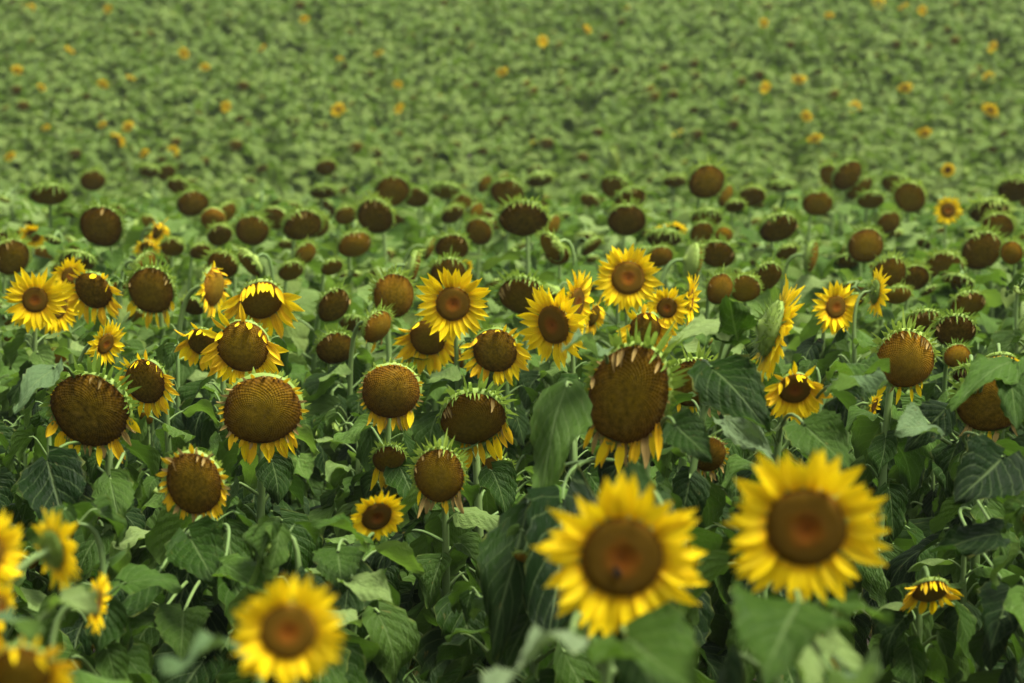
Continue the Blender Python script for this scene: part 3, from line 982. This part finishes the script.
    (726, 196, 22, 14.2, 'O', 44, 24, dict(disc='brown'), 'narrow rusty disc tucked under the big clear round one', BR),
    (752, 197, 25, 14.8, 'O', 4, 34, dict(disc='brown'), 'squarish mustard brown disc beside the big clear round one', BR),
    (735, 207, 20, 14.0, 'B', -6, 54, dict(), 'small black disc in shade under the squarish mustard one', BR),
    (781, 187, 28, 16.5, 'B', 4, 66, dict(), 'thin dark dash of a disc among pale leaves on the crest', BR),
    (675, 182, 22, 17.5, 'B', 10, 56, dict(), 'small flat reddish disc near the big clear round one', BR),
    (615, 160, 24, 19.5, 'O', 80, -18, dict(disc='brown'), 'disc pointing skyward edge-on above the crest', BR),
    (707, 219, 32, 12.6, 'B', -2, 62, dict(), 'black crescent disc under a bright arch of bracts', BR),
    (702, 233, 24, 12.0, 'O', 6, 28, dict(disc='brown'), 'small orange brown disc below the black crescent one', BR),
    (724, 235, 17, 12.2, 'O', 8, 18, dict(), 'tiny golden brown disc beside the small orange brown one', BR),
    (718, 255, 32, 10.8, 'B', 0, 28, dict(top=4), 'round dark disc below the tiny golden one', BR),
    (660, 257, 26, 10.6, 'O', 12, 30, dict(), 'amber disc rising behind the tidy highest yellow bloom', BR),
    (664, 240, 34, 11.6, 'B', 8, 58, dict(), 'flat brown disc with a long bract fringe above the amber one', BR),
    (695, 262, 36, 10.0, 'O', 70, 12, dict(), 'tall thin orange sliver of a disc with a leafy green back', BR),
    (720, 289, 30, 8.8, 'O', 14, 18, dict(top=1, bot=1, L=.4), 'olive gold disc with one tan petal beside the edge-on yellow bloom', BR),
    (745, 289, 30, 8.9, 'B', 2, 26, dict(top=6), 'dark disc with long bract teeth next to the olive gold one', BR),
    (767, 278, 34, 9.3, 'B', 14, 40, dict(disc='brown'), 'brown half disc hooded by green above the bent leafy stem', BR),
    (779, 229, 38, 11.6, 'O', 16, 34, dict(disc='brown', top=2), 'wide reddish gold disc slanting beside a pale stem', BR),
    (787, 253, 22, 10.9, 'B', 4, 46, dict(), 'small dark disc under the wide slanting reddish gold one', BR),
    (813, 257, 34, 10.6, 'O', 66, 14, dict(disc='brown'), 'edge-on rusty disc with a rounded green back', BR),
    (818, 204, 29, 13.8, 'B', -2, 22, dict(), 'neat round dark disc ringed by an even green halo', BR),
    (848, 176, 34, 14.8, 'B', 14, 28, dict(disc='brown'), 'tilted reddish disc topping the crest with another head behind it', BR),
    (832, 178, 28, 15.4, 'B', -40, 34, dict(), 'dark back head half hidden by the tilted reddish disc', BR),
    (860, 189, 30, 15.6, 'B', 24, 36, dict(disc='brown'), 'brown disc showing below the tilted reddish one', BR),
    (871, 201, 26, 14.4, 'B', 4, 52, dict(), 'flat brown disc under a pale leaf beside the paired round heads', BR),
    (910, 198, 32, 14.0, 'B', 0, 22, dict(), 'dark round disc overlapping an edge-on one near the lone small bloom', BR),
    (896, 185, 28, 15.0, 'B', -24, 40, dict(), 'edge-on dark disc just behind the overlapping round one', BR),
    (889, 223, 25, 12.8, 'B', 6, 24, dict(), 'small round disc in a wide green ruff', BR),
    (866, 246, 36, 11.2, 'B', 14, 18, dict(top=2, disc='brown'), 'tall brown disc with an amber side and a leaf at its foot', BR),
    (890, 273, 34, 9.8, 'O', 6, 24, dict(disc='brown'), 'square looking amber brown disc right above the edge-on thin bloom', BR),
    (915, 278, 28, 10.0, 'B', 6, 28, dict(), 'dark disc beside the square looking amber brown one', BR),
    (898, 296, 26, 9.2, 'O', 4, 40, dict(), 'olive disc with a spiky top below the square looking amber one', BR),
    (945, 267, 34, 10.8, 'B', 2, 34, dict(top=3), 'brown disc with a pale toothed top beside the widest round one', BR),
    (982, 252, 43, 11.0, 'B', 2, 28, dict(top=2), 'widest round brown disc on two pale stems near the right picture edge', BR),
    (998, 227, 30, 12.2, 'O', 10, 26, dict(disc='brown'), 'amber disc stacked over the widest round one', BR),
    (990, 213, 40, 13.0, 'B', -10, 56, dict(top=4), 'flat black disc under a high arch of bracts over the amber one', BR),
    (1014, 191, 32, 14.8, 'B', 0, 40, dict(), 'dark disc crossed by a thin pale stem at the right picture edge', BR),
    (968, 305, 34, 9.2, 'B', 8, 32, dict(top=4), 'shaded brown disc with a green hood below the widest round one', BR),
    (955, 332, 40, 7.9, 'B', 2, 36, dict(top=8), 'brown disc with a comb of long pale bracts above the mustard one', BR),
    (972, 376, 40, 6.9, 'B', -4, 64, dict(top=6), 'black disc mostly hidden under arched bracts above the leaf covered head', BR),
    (925, 322, 34, 8.2, 'B', 4, 46, dict(top=8, disc='olive'), 'tan streaked disc top showing just over the large olive brown one', BR),
    (1000, 362, 30, 7.2, 'G', 0, 60, dict(L=.8, flop=.8), 'yellow petals peeking out under a curled head by the hanging leaf', WI),
    (948, 210, 15, 12.8, 'F', 2, 8, dict(L=.95, n=18), 'lone small yellow bloom among the brown heads below the crest', FR),
    (33, 236, 14, 11.8, 'F', 4, 30, dict(L=1.0), 'small yellow cup shaped bloom beneath the flat topped disc', FR),
    (158, 231, 18, 11.8, 'G', 60, 24, dict(L=1.0), 'tattered small yellow bloom near the chocolate brown disc', WI),
    (147, 247, 16, 11.4, 'G', 10, 50, dict(L=1.0), 'low yellow scrap of petals under the tattered small bloom', WI),
    (672, 229, 16, 12.4, 'F', 0, 62, dict(L=.9), 'flat yellow bloom scrap between the stacked discs and the crescent one', FR),
    (465, 267, 9, 10.2, 'F', 10, 20, dict(L=.9), 'tiny yellow fleck of a bloom below the dark disc behind the bright one', FR),
    (948, 170, 8, 19.0, 'F', 10, 20, dict(L=.9), 'tiny orange yellow bloom just over the crest near the lone small one', FR),
]
# yellow blooms scattered over the far slope: x, y, width in pixels, label
FAR = [
    (118, 143, 19, 'roundest yellow bloom on the far slope, just above the pale crested pair'),
    (128, 130, 15, 'orange half bloom touching the roundest one on the far slope'),
    (173, 155, 13, 'yellow fleck on the crest above the half dome disc'),
    (144, 157, 12, 'dull orange bloom directly over the pale crested flat disc'),
    (10, 160, 14, 'yellow edged dark bloom on the crest at the left picture edge'),
    (226, 110, 13, 'single bright yellow fleck alone in the green of the lower left slope'),
    (17, 73, 13, 'orange yellow bloom close to the left picture edge halfway up the slope'),
    (70, 53, 12, 'yellow fleck up the slope above and beyond the one by the left edge'),
    (30, 11, 12, 'faint yellow fleck in the upper left picture corner'),
    (108, 12, 11, 'faint orange fleck at the top of the slope near the upper left corner'),
    (184, 56, 13, 'yellow fleck midway up the slope, brighter of a loose pair'),
    (131, 81, 11, 'small round orange fleck beside a tall faint yellow one'),
    (103, 87, 13, 'tall faint yellow fleck beside a small round orange one'),
    (205, 70, 11, 'dull orange fleck a little under the brighter of a loose pair'),
    (46, 131, 10, 'pale yellow fleck low on the slope above the rusty brown disc'),
    (102, 128, 10, 'pale yellow fleck to the side of the roundest bloom on the slope'),
    (42, 91, 11, 'dim orange fleck under the halfway bloom by the left edge'),
    (338, 113, 17, 'twin lobed yellow bloom on the lower slope near the picture middle'),
    (399, 112, 14, 'round yellow bloom level with the twin lobed one on the slope'),
    (340, 64, 10, 'pale yellow fleck straight above the twin lobed bloom'),
    (379, 56, 12, 'smeared yellow fleck above the round one on the slope'),
    (502, 75, 13, 'bright yellow fleck alone in the middle of the far slope'),
    (262, 51, 10, 'pale fleck near the top of the slope between two faint ones'),
    (304, 22, 11, 'very faint yellow fleck near the top picture edge'),
    (398, 88, 11, 'orange brown fleck above the round one on the slope'),
    (543, 44, 13, 'orange yellow bloom high on the slope in the picture middle'),
    (588, 32, 11, 'yellow fleck up and beside the high orange one'),
    (628, 11, 10, 'yellow fleck at the top picture edge in the middle of the slope'),
    (535, 148, 12, 'faint yellow smudge just above the crest in the picture middle'),
    (764, 26, 11, 'pale yellow fleck high on the slope before the corner cluster'),
    (765, 91, 14, 'yellow fleck midway up the slope beside a clearer orange one'),
    (799, 82, 16, 'clear orange yellow bloom midway up the slope'),
    (829, 18, 11, 'faint orange fleck under the wide bloom at the top edge'),
    (879, 6, 16, 'wide yellow bloom cut by the top picture edge'),
    (903, 9, 12, 'orange fleck between two yellow ones in the cluster at the top edge'),
    (922, 13, 11, 'small yellow fleck lowest in the cluster at the top edge'),
    (992, 50, 14, 'slanted yellow bloom, highest of a column of three near the right edge'),
    (989, 80, 15, 'middle bloom of a column of three near the right edge'),
    (991, 113, 20, 'largest and lowest bloom of a column of three near the right edge'),
    (905, 91, 18, 'slanting yellow bloom on the slope beside the column of three'),
    (925, 136, 17, 'orange yellow bloom low on the slope below the slanting one'),
    (815, 142, 17, 'flat orange bloom low on the slope above the neat haloed disc'),
    (807, 120, 14, 'brownish orange bloom just above the flat low one'),
    (855, 110, 14, 'dull brown and yellow bloom on the slope below the slanting one'),
    (678, 137, 13, 'reddish yellow bloom low on the slope above the big clear disc'),
]
KEY = {}
for (x, y, w, d, kind, yaw, dr, o, label, grp) in T:
    full = w * .5 * (1 + (o.get('L', 1) * .75 if kind in 'FG' else .1))
    HEADS.append((x, y, full, d))
hr = random.Random(21)
n_individual = 0
for (x, y, w, d, kind, yaw, dr, o, label, grp) in T:
    P = at(x, y, d)
    R = w * .5 * d / FPX
    if kind in 'BO' and d > 7:
        yaw, dr = yaw * 1.25 + hr.uniform(-16, 16), dr + hr.uniform(-4, 7)
    a, b = R_(yaw), R_(dr)
    n = Vector((math.sin(a) * math.cos(b), -math.cos(a) * math.cos(b), -math.sin(b)))
    # the disc's rim plane passes a little behind the pixel's depth
    near = d < 9.5
    nl = (12 if d < 4.5 else 20) if near else 12
    root, pts = make_plant(P, R, n, kind, o, label, grp, hr, nl, near, zlo=.15 if d > 4.5 else .3, leaf_scale=1.25 if d > 8.5 else 1.0)
    n_individual += 1
    if 'key' in o:
        KEY[o['key']] = (root, pts)


def slope_hit(x, y, h):
    d = 22.0
    while d < 90:
        p = at(x, y, d)
        if p.z < ground_z(p.x, p.y) + h:
            return p, d
        d += .1
    return p, d


for (x, y, w, label) in FAR:
    P, d = slope_hit(x, y, .78)
    P.z += .04
    HEADS.append((x, y, w * .6, d))
    a, b = R_(hr.uniform(-60, 60)), R_(hr.uniform(10, 60))
    n = Vector((math.sin(a) * math.cos(b), -math.cos(a) * math.cos(b), -math.sin(b)))
    make_plant(P, w * .13 * d / FPX, n, 'F', dict(L=2.5, n=15), label, FA, hr, 7, False)
    n_individual += 1

# ------------------------------------------------------------------ big leaves that stand out in the photograph
def cl(key, b, t, width=.9, m='leaf', fold=.2, face=(0, -.8, .6), bow=.1, stem_t=None):
    root, pts = KEY[key]
    custom_leaf(root, pts, at(*b), at(*t), width, m, fold, Vector(face), hr, bow, stem_t=stem_t)


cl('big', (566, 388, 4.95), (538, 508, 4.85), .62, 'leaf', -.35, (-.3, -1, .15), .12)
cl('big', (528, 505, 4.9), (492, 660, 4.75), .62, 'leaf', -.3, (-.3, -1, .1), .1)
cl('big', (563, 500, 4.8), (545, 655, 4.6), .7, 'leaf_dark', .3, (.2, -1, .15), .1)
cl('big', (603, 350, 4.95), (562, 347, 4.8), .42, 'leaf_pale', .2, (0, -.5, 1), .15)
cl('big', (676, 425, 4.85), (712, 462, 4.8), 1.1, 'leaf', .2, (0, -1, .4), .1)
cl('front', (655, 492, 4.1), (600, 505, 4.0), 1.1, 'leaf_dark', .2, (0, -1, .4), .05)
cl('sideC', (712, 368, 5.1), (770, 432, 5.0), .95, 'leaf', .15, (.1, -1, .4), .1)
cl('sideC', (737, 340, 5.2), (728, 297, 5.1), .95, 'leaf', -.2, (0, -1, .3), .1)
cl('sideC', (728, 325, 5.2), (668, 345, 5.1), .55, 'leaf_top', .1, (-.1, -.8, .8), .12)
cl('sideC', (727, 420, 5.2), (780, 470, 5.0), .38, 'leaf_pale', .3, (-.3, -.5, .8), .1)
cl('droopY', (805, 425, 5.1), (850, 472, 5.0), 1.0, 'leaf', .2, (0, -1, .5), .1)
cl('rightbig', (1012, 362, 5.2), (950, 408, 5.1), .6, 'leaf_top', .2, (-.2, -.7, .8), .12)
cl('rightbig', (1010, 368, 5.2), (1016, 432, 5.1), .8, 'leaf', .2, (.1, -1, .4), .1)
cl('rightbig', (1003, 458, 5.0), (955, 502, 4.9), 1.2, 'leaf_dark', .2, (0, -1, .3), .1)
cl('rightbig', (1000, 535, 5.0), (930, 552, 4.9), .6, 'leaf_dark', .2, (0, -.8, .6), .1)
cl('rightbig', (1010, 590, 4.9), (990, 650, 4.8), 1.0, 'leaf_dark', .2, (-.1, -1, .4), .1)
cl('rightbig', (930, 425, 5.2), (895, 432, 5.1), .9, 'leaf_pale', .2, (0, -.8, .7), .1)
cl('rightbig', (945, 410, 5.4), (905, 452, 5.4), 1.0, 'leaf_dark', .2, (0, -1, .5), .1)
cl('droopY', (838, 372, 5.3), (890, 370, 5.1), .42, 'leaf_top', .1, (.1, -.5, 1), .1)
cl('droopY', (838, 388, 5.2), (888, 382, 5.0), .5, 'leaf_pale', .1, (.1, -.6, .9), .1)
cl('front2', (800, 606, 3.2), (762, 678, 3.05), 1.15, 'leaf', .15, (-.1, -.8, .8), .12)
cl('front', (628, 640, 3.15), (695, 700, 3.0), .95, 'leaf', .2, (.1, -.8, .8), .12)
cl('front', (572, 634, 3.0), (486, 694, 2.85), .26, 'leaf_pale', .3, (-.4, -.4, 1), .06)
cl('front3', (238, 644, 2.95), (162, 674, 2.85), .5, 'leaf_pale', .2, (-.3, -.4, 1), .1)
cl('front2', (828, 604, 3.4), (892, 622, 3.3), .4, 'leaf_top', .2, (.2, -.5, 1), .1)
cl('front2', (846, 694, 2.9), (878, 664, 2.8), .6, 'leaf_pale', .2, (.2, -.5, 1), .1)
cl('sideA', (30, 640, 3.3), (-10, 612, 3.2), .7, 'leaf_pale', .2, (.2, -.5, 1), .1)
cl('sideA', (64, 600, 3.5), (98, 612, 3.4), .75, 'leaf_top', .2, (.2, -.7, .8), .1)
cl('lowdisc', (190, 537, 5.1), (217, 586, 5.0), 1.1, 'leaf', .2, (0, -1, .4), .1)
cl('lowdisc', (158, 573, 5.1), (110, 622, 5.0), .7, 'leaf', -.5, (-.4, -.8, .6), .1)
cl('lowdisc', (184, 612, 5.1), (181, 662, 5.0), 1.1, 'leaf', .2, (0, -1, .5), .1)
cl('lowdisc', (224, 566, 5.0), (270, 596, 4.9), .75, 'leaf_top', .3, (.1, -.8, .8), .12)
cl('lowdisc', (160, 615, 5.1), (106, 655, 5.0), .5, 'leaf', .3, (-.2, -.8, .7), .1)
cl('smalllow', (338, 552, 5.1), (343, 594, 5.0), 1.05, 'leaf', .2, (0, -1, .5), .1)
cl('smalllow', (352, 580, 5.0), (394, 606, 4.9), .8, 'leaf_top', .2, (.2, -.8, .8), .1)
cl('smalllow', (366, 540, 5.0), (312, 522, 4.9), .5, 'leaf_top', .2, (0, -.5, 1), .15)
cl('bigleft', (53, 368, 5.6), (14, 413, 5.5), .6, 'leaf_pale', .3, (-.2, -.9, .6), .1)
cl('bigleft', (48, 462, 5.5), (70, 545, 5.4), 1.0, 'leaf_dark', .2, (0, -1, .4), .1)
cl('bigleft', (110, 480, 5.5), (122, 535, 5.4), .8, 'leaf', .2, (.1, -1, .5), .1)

# ------------------------------------------------------------------ leafy plants between them
LOST = 'leafy green sunflower plant with its small green head lost among the leaves'
SUNK = 'sunflower in the middle of the field with its small brown head half sunk among leaves'
fr = random.Random(77)
taken = [(o.location.x, o.location.y) for o in COL.objects if o.name.startswith('sunflower') and o.parent is None]
LIMIT = 300
cands = []
yy = 4.9
while yy < 17:
    hw = .19 * yy + .5
    xx = -hw + fr.uniform(0, .3)
    while xx < hw:
        cands.append((xx + fr.uniform(-.10, .10), yy + fr.uniform(-.12, .12)))
        xx += .40
    yy += .36
reach = 0
for (x, y) in cands:
    if n_individual >= LIMIT:
        break
    if min((x - a) ** 2 + (y - b) ** 2 for a, b in taken) < .20 ** 2:
        continue
    # keep a gap of bare soil where the photograph looks down to the ground
    g0 = Vector((x, y, ground_z(x, y)))
    ok = False
    for tr in range(7):
        H = fr.uniform(.68, .88) - .07 * tr
        top = g0 + Vector((0, 0, H))
        if not covers(top, .12 if y < 9.5 else .08):
            ok = True
            break
    if not ok:
        continue
    yaw, dr = R_(fr.uniform(-180, 180)), R_(fr.uniform(20, 55))
    n = Vector((math.sin(yaw) * math.cos(dr), -math.cos(yaw) * math.cos(dr), -math.sin(dr)))
    P = top + n * .045
    sunk = y > 9
    if sunk:
        yaw, dr = R_(fr.uniform(-75, 75)), R_(fr.uniform(15, 65))
        n = Vector((math.sin(yaw) * math.cos(dr), -math.cos(yaw) * math.cos(dr), -math.sin(dr)))
        P = top + n * .09
    make_plant(P, fr.uniform(.038, .058) if sunk else fr.uniform(.012, .018), n, 'B' if sunk else 'O', dict(disc=fr.choice(('brown', 'brown', 'olive'))) if sunk else dict(disc='olive', tuft=1), SUNK if sunk else LOST, 'sunken heads in the middle of the field' if sunk else 'leafy plants between the flower heads', fr, (25 if y < 8 else 20) if y < 9.5 else 15, y < 9.5, base=g0, zlo=.1, slim=.85, leaf_scale=1.2 if y > 8 else 1.0)
    taken.append((x, y))
    n_individual += 1
    reach = y
print('individual plants:', n_individual, 'fillers reach', round(reach, 1), 'm')


# ------------------------------------------------------------------ the rest of the field: one mass of plants
def merged_plant(r, headed, far=False):
    g = G()
    H = r.uniform(.72, .86)
    base = Vector((0, 0, -.03))
    yaw, dr = R_(r.uniform(-40, 40)), R_(r.uniform(35, 70))
    n = Vector((math.sin(yaw) * math.cos(dr), -math.cos(yaw) * math.cos(dr), -math.sin(dr)))
    R = r.uniform(.05, .075) if headed else .035
    P = Vector((0, 0, H)) + n * .10
    pts = stem_curve(base, P, n, R, .2, .13, 9)
    k = len(pts) - 1
    g.add(tube(pts, [.014 * (1 - .4 * i / k) for i in range(k + 1)], 4, 'stem'))
    hm = Matrix.Translation(P) @ frame_of(n) @ Matrix.Scale(R, 4)
    g.add(back_geom(r, .2, 10), hm)
    g.add(disc_geom(r, .24, 0, .02, 'disc_brown' if r.random() < .7 else 'disc_olive', 14, 3), hm)
    g.add(bract_geom(r, True, 13), hm)
    az = r.uniform(0, 6.28)
    nl = 16
    for i in range(nl):
        t = .25 + .70 * (i + r.uniform(.1, .9)) / nl
        p = pts[min(k, int(t * k * .86))]
        az += R_(137.5) + r.uniform(-.4, .4)
        sz = (.068 + .105 * (1 - t) ** .7) * r.uniform(.8, 1.3)
        mt = Matrix.Translation(p) @ Matrix.Rotation(-az, 4, 'Z') @ Matrix.Scale(sz, 4)
        mt = mt @ Matrix.Scale(1.5 if far else 1.2, 4)
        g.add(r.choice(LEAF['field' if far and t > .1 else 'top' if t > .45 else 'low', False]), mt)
    return g


vr = random.Random(3)
lib = bpy.data.collections.new('field_plants')
NV = 10
for i in range(2 * NV):
    lib.objects.link(bpy.data.objects.new('field_plant_%02d' % i, merged_plant(vr, i % NV < 6, i >= NV).mesh('field_plant')))

pts, yaws, scl, var = [], [], [], []
y = 5.2
while y < 62:
    hw = .19 * y + 2.2
    x = -hw
    step = .40 if y < 24 else .37
    while x < hw:
        X, Y = x + vr.uniform(-.21, .21), y + vr.uniform(-.19, .19)
        x += step
        inside = abs(X) < .19 * Y + .5
        if inside and Y < reach + .1:
            continue
        if Y < 21 and min((X - a) ** 2 + (Y - b) ** 2 for a, b in taken) < .22 ** 2:
            continue
        g0 = Vector((X, Y, ground_z(X, Y)))
        s = vr.uniform(.84, 1.08)
        patch = .5 + .5 * math.sin(X * .55 + 1.3 * math.sin(Y * .21)) * math.sin(Y * .42 + 1.1 * math.sin(X * .37))
        headed = vr.random() < (.40 if Y < 22 else .03 + .34 * patch)
        okk = False
        for tr in range(4):
            if not covers(g0 + Vector((0, 0, .84 * s)), .10):
                okk = True
                break
            s -= .08
        if not okk:
            continue
        pts.append(g0)
        yaws.append(vr.uniform(-.6, .6) if headed else vr.uniform(0, 6.28))
        scl.append(s)
        var.append((vr.randrange(6) if headed else 6 + vr.randrange(NV - 6)) + (NV if Y > 21.5 else 0))
    y += .40 if y < 24 else .37
me = bpy.data.meshes.new('sunflower_field')
me.from_pydata(pts, [], [])
for nm, ty, vals in (('yaw', 'FLOAT', yaws), ('scl', 'FLOAT', scl), ('var', 'INT', var)):
    at_ = me.attributes.new(nm, ty, 'POINT')
    at_.data.foreach_set('value', vals)
fo = add_obj('sunflower_field', me)
fo['kind'] = 'stuff'
fo['label'] = 'green mass of sunflower plants running up the far slope'
fo['category'] = 'sunflower field'
ng = bpy.data.node_groups.new('plant_field', 'GeometryNodeTree')
ng.interface.new_socket('Geometry', in_out='INPUT', socket_type='NodeSocketGeometry')
ng.interface.new_socket('Geometry', in_out='OUTPUT', socket_type='NodeSocketGeometry')
gi, go = ng.nodes.new('NodeGroupInput'), ng.nodes.new('NodeGroupOutput')
ci = ng.nodes.new('GeometryNodeCollectionInfo')
ci.inputs['Collection'].default_value = lib
ci.inputs['Separate Children'].default_value = True
ci.inputs['Reset Children'].default_value = True
ip = ng.nodes.new('GeometryNodeInstanceOnPoints')
ip.inputs['Pick Instance'].default_value = True


def named(nm, ty):
    q = ng.nodes.new('GeometryNodeInputNamedAttribute')
    q.data_type = ty
    q.inputs['Name'].default_value = nm
    return q.outputs['Attribute']


cx = ng.nodes.new('ShaderNodeCombineXYZ')
ng.links.new(named('yaw', 'FLOAT'), cx.inputs[2])
ng.links.new(gi.outputs[0], ip.inputs['Points'])
ng.links.new(ci.outputs[0], ip.inputs['Instance'])
ng.links.new(named('var', 'INT'), ip.inputs['Instance Index'])
er = ng.nodes.new('FunctionNodeEulerToRotation')
ng.links.new(cx.outputs[0], er.inputs[0])
ng.links.new(er.outputs[0], ip.inputs['Rotation'])
ng.links.new(named('scl', 'FLOAT'), ip.inputs['Scale'])
ng.links.new(ip.outputs[0], go.inputs[0])
md = fo.modifiers.new('plants', 'NODES')
md.node_group = ng
print('field points', len(pts))

# ------------------------------------------------------------------ the air over the field
hz = bpy.data.materials.new('haze')
hz.use_nodes = True
hn = hz.node_tree.nodes
hn.remove(hn['Principled BSDF'])
hv = hn.new('ShaderNodeVolumePrincipled')
hv.inputs['Color'].default_value = (0.86, 0.92, 0.86, 1)
hv.inputs['Density'].default_value = 0.0007
hv.inputs['Anisotropy'].default_value = 0.2
hz.node_tree.links.new(hv.outputs[0], hn['Material Output'].inputs['Volume'])
X0, X1, Y0, Y1, Z0, Z1 = -90, 90, -32, 165, -2.5, 24
hb = bpy.data.meshes.new('haze')
hb.from_pydata([(x, y, z) for z in (Z0, Z1) for y in (Y0, Y1) for x in (X0, X1)], [], [(0, 2, 3, 1), (4, 5, 7, 6), (0, 1, 5, 4), (2, 6, 7, 3), (0, 4, 6, 2), (1, 3, 7, 5)])
hb.materials.append(hz)
ho = add_obj('haze', hb)
ho['kind'] = 'stuff'
ho['label'] = 'thin pale summer haze over the field'
ho['category'] = 'haze'

# ------------------------------------------------------------------ the insect on the near bloom's disc
def blob(c, rx, ry, rz, m, g, nu=8, nv=6):
    k = len(g.v)
    for i in range(nv + 1):
        t = math.pi * i / nv
        for j in range(nu):
            p = 2 * math.pi * j / nu
            g.v.append(Vector((c[0] + rx * math.sin(t) * math.cos(p), c[1] + ry * math.cos(t), c[2] + rz * math.sin(t) * math.sin(p))))
            g.uv.append((j / nu, i / nv))
    for i in range(nv):
        for j in range(nu):
            j2 = (j + 1) % nu
            g.f.append((k + i * nu + j, k + (i + 1) * nu + j, k + (i + 1) * nu + j2, k + i * nu + j2))
            g.m.append(m)
    return g


M['insect'], _, _, _, bp, _ = mat('insect_dark')
bp.inputs['Base Color'].default_value = (0.012, 0.008, 0.004, 1)
bp.inputs['Roughness'].default_value = 0.9
bp.inputs['Specular IOR Level'].default_value = 0.05
M['wing'], _, _, _, bp, _ = mat('insect_wing')
bp.inputs['Base Color'].default_value = (0.03, 0.025, 0.02, 1)
bp.inputs['Roughness'].default_value = 0.9
bp.inputs['Specular IOR Level'].default_value = 0.05
fr_root, _ = KEY['front']
fh = [c for c in fr_root.children if c.name.startswith('flower_head')][0]
hw_ = Matrix.Translation(fr_root.location) @ fh.matrix_basis
R_f = .5 * 84 * 3.20 / FPX
q = fh.matrix_basis.to_3x3().normalized()
up_l = q.transposed() @ Vector((0, 0, 1))
rt_l = q.transposed() @ Vector((1, 0, 0))
spot = -up_l * .22 - rt_l * .16
bee = bpy.data.objects.new('insect', None)
bee.matrix_basis = Matrix.Translation(hw_ @ Vector((spot.x, spot.y, .21))) @ q.to_4x4() @ Matrix.Rotation(.6, 4, 'Z')
bee.empty_display_size = .01
COL.objects.link(bee)
bee['label'] = 'small dark insect resting on the brown disc of a large yellow bloom'
bee['category'] = 'insect'
g = blob((0, 0, 0), .0028, .0032, .0026, 'insect', G())
blob((0, -.0062, .0002), .0034, .0052, .003, 'insect', g)
blob((0, .0035, -.0003), .0015, .0014, .0014, 'insect', g)
for sx in (-1, 1):
    for ly in (-.001, .0005, .002):
        g.add(tube([Vector((sx * .001, ly, -.001)), Vector((sx * .0035, ly * 1.6, .0004)), Vector((sx * .0045, ly * 2.2, -.003))], [.0003, .0003, .0002], 4, 'insect'))
add_obj('body', g.mesh('insect_body'), bee)
for sx in (-1, 1):
    g = G()
    strip(g, Vector((sx * .001, .0005, .0022)), Vector((sx * .45, -1, .05)).normalized(), Vector((0, 0, 1)), Vector((1, 0, 0)), .0085, .0018, .05, 'wing')
    add_obj('wing', g.mesh('insect_wing'), bee)

# ------------------------------------------------------------------ grass and weeds on the soil between the stems
wr = random.Random(9)
g = G()
for c in range(150):
    d = wr.uniform(5.5, 8.5)
    bx, by = wr.uniform(-.19, .19) * d, d
    if c < 50:
        q = at(430 + wr.uniform(-45, 45), 655, 6.4)
        bx, by = q.x, q.y + wr.uniform(-.5, .8)
    for k in range(wr.randrange(10, 26)):
        a = wr.uniform(0, 6.28)
        p = Vector((bx + wr.uniform(-.06, .06), by + wr.uniform(-.06, .06), 0))
        p.z = ground_z(p.x, p.y) - .005
        dd = Vector((math.cos(a) * .5, math.sin(a) * .5, 1)).normalized()
        o_ = Vector((math.cos(a), math.sin(a), 0))
        strip(g, p, dd, (o_ - Vector((0, 0, .5))).normalized(), Vector((-math.sin(a), math.cos(a), 0)), wr.uniform(.04, .14), wr.uniform(.002, .005), wr.uniform(.2, .9), 'weed')
wo = add_obj('weeds', g.mesh('weeds'))
wo['kind'] = 'stuff'
wo['label'] = 'thin green weeds and grass on the soil between the stems'
wo['category'] = 'weeds'
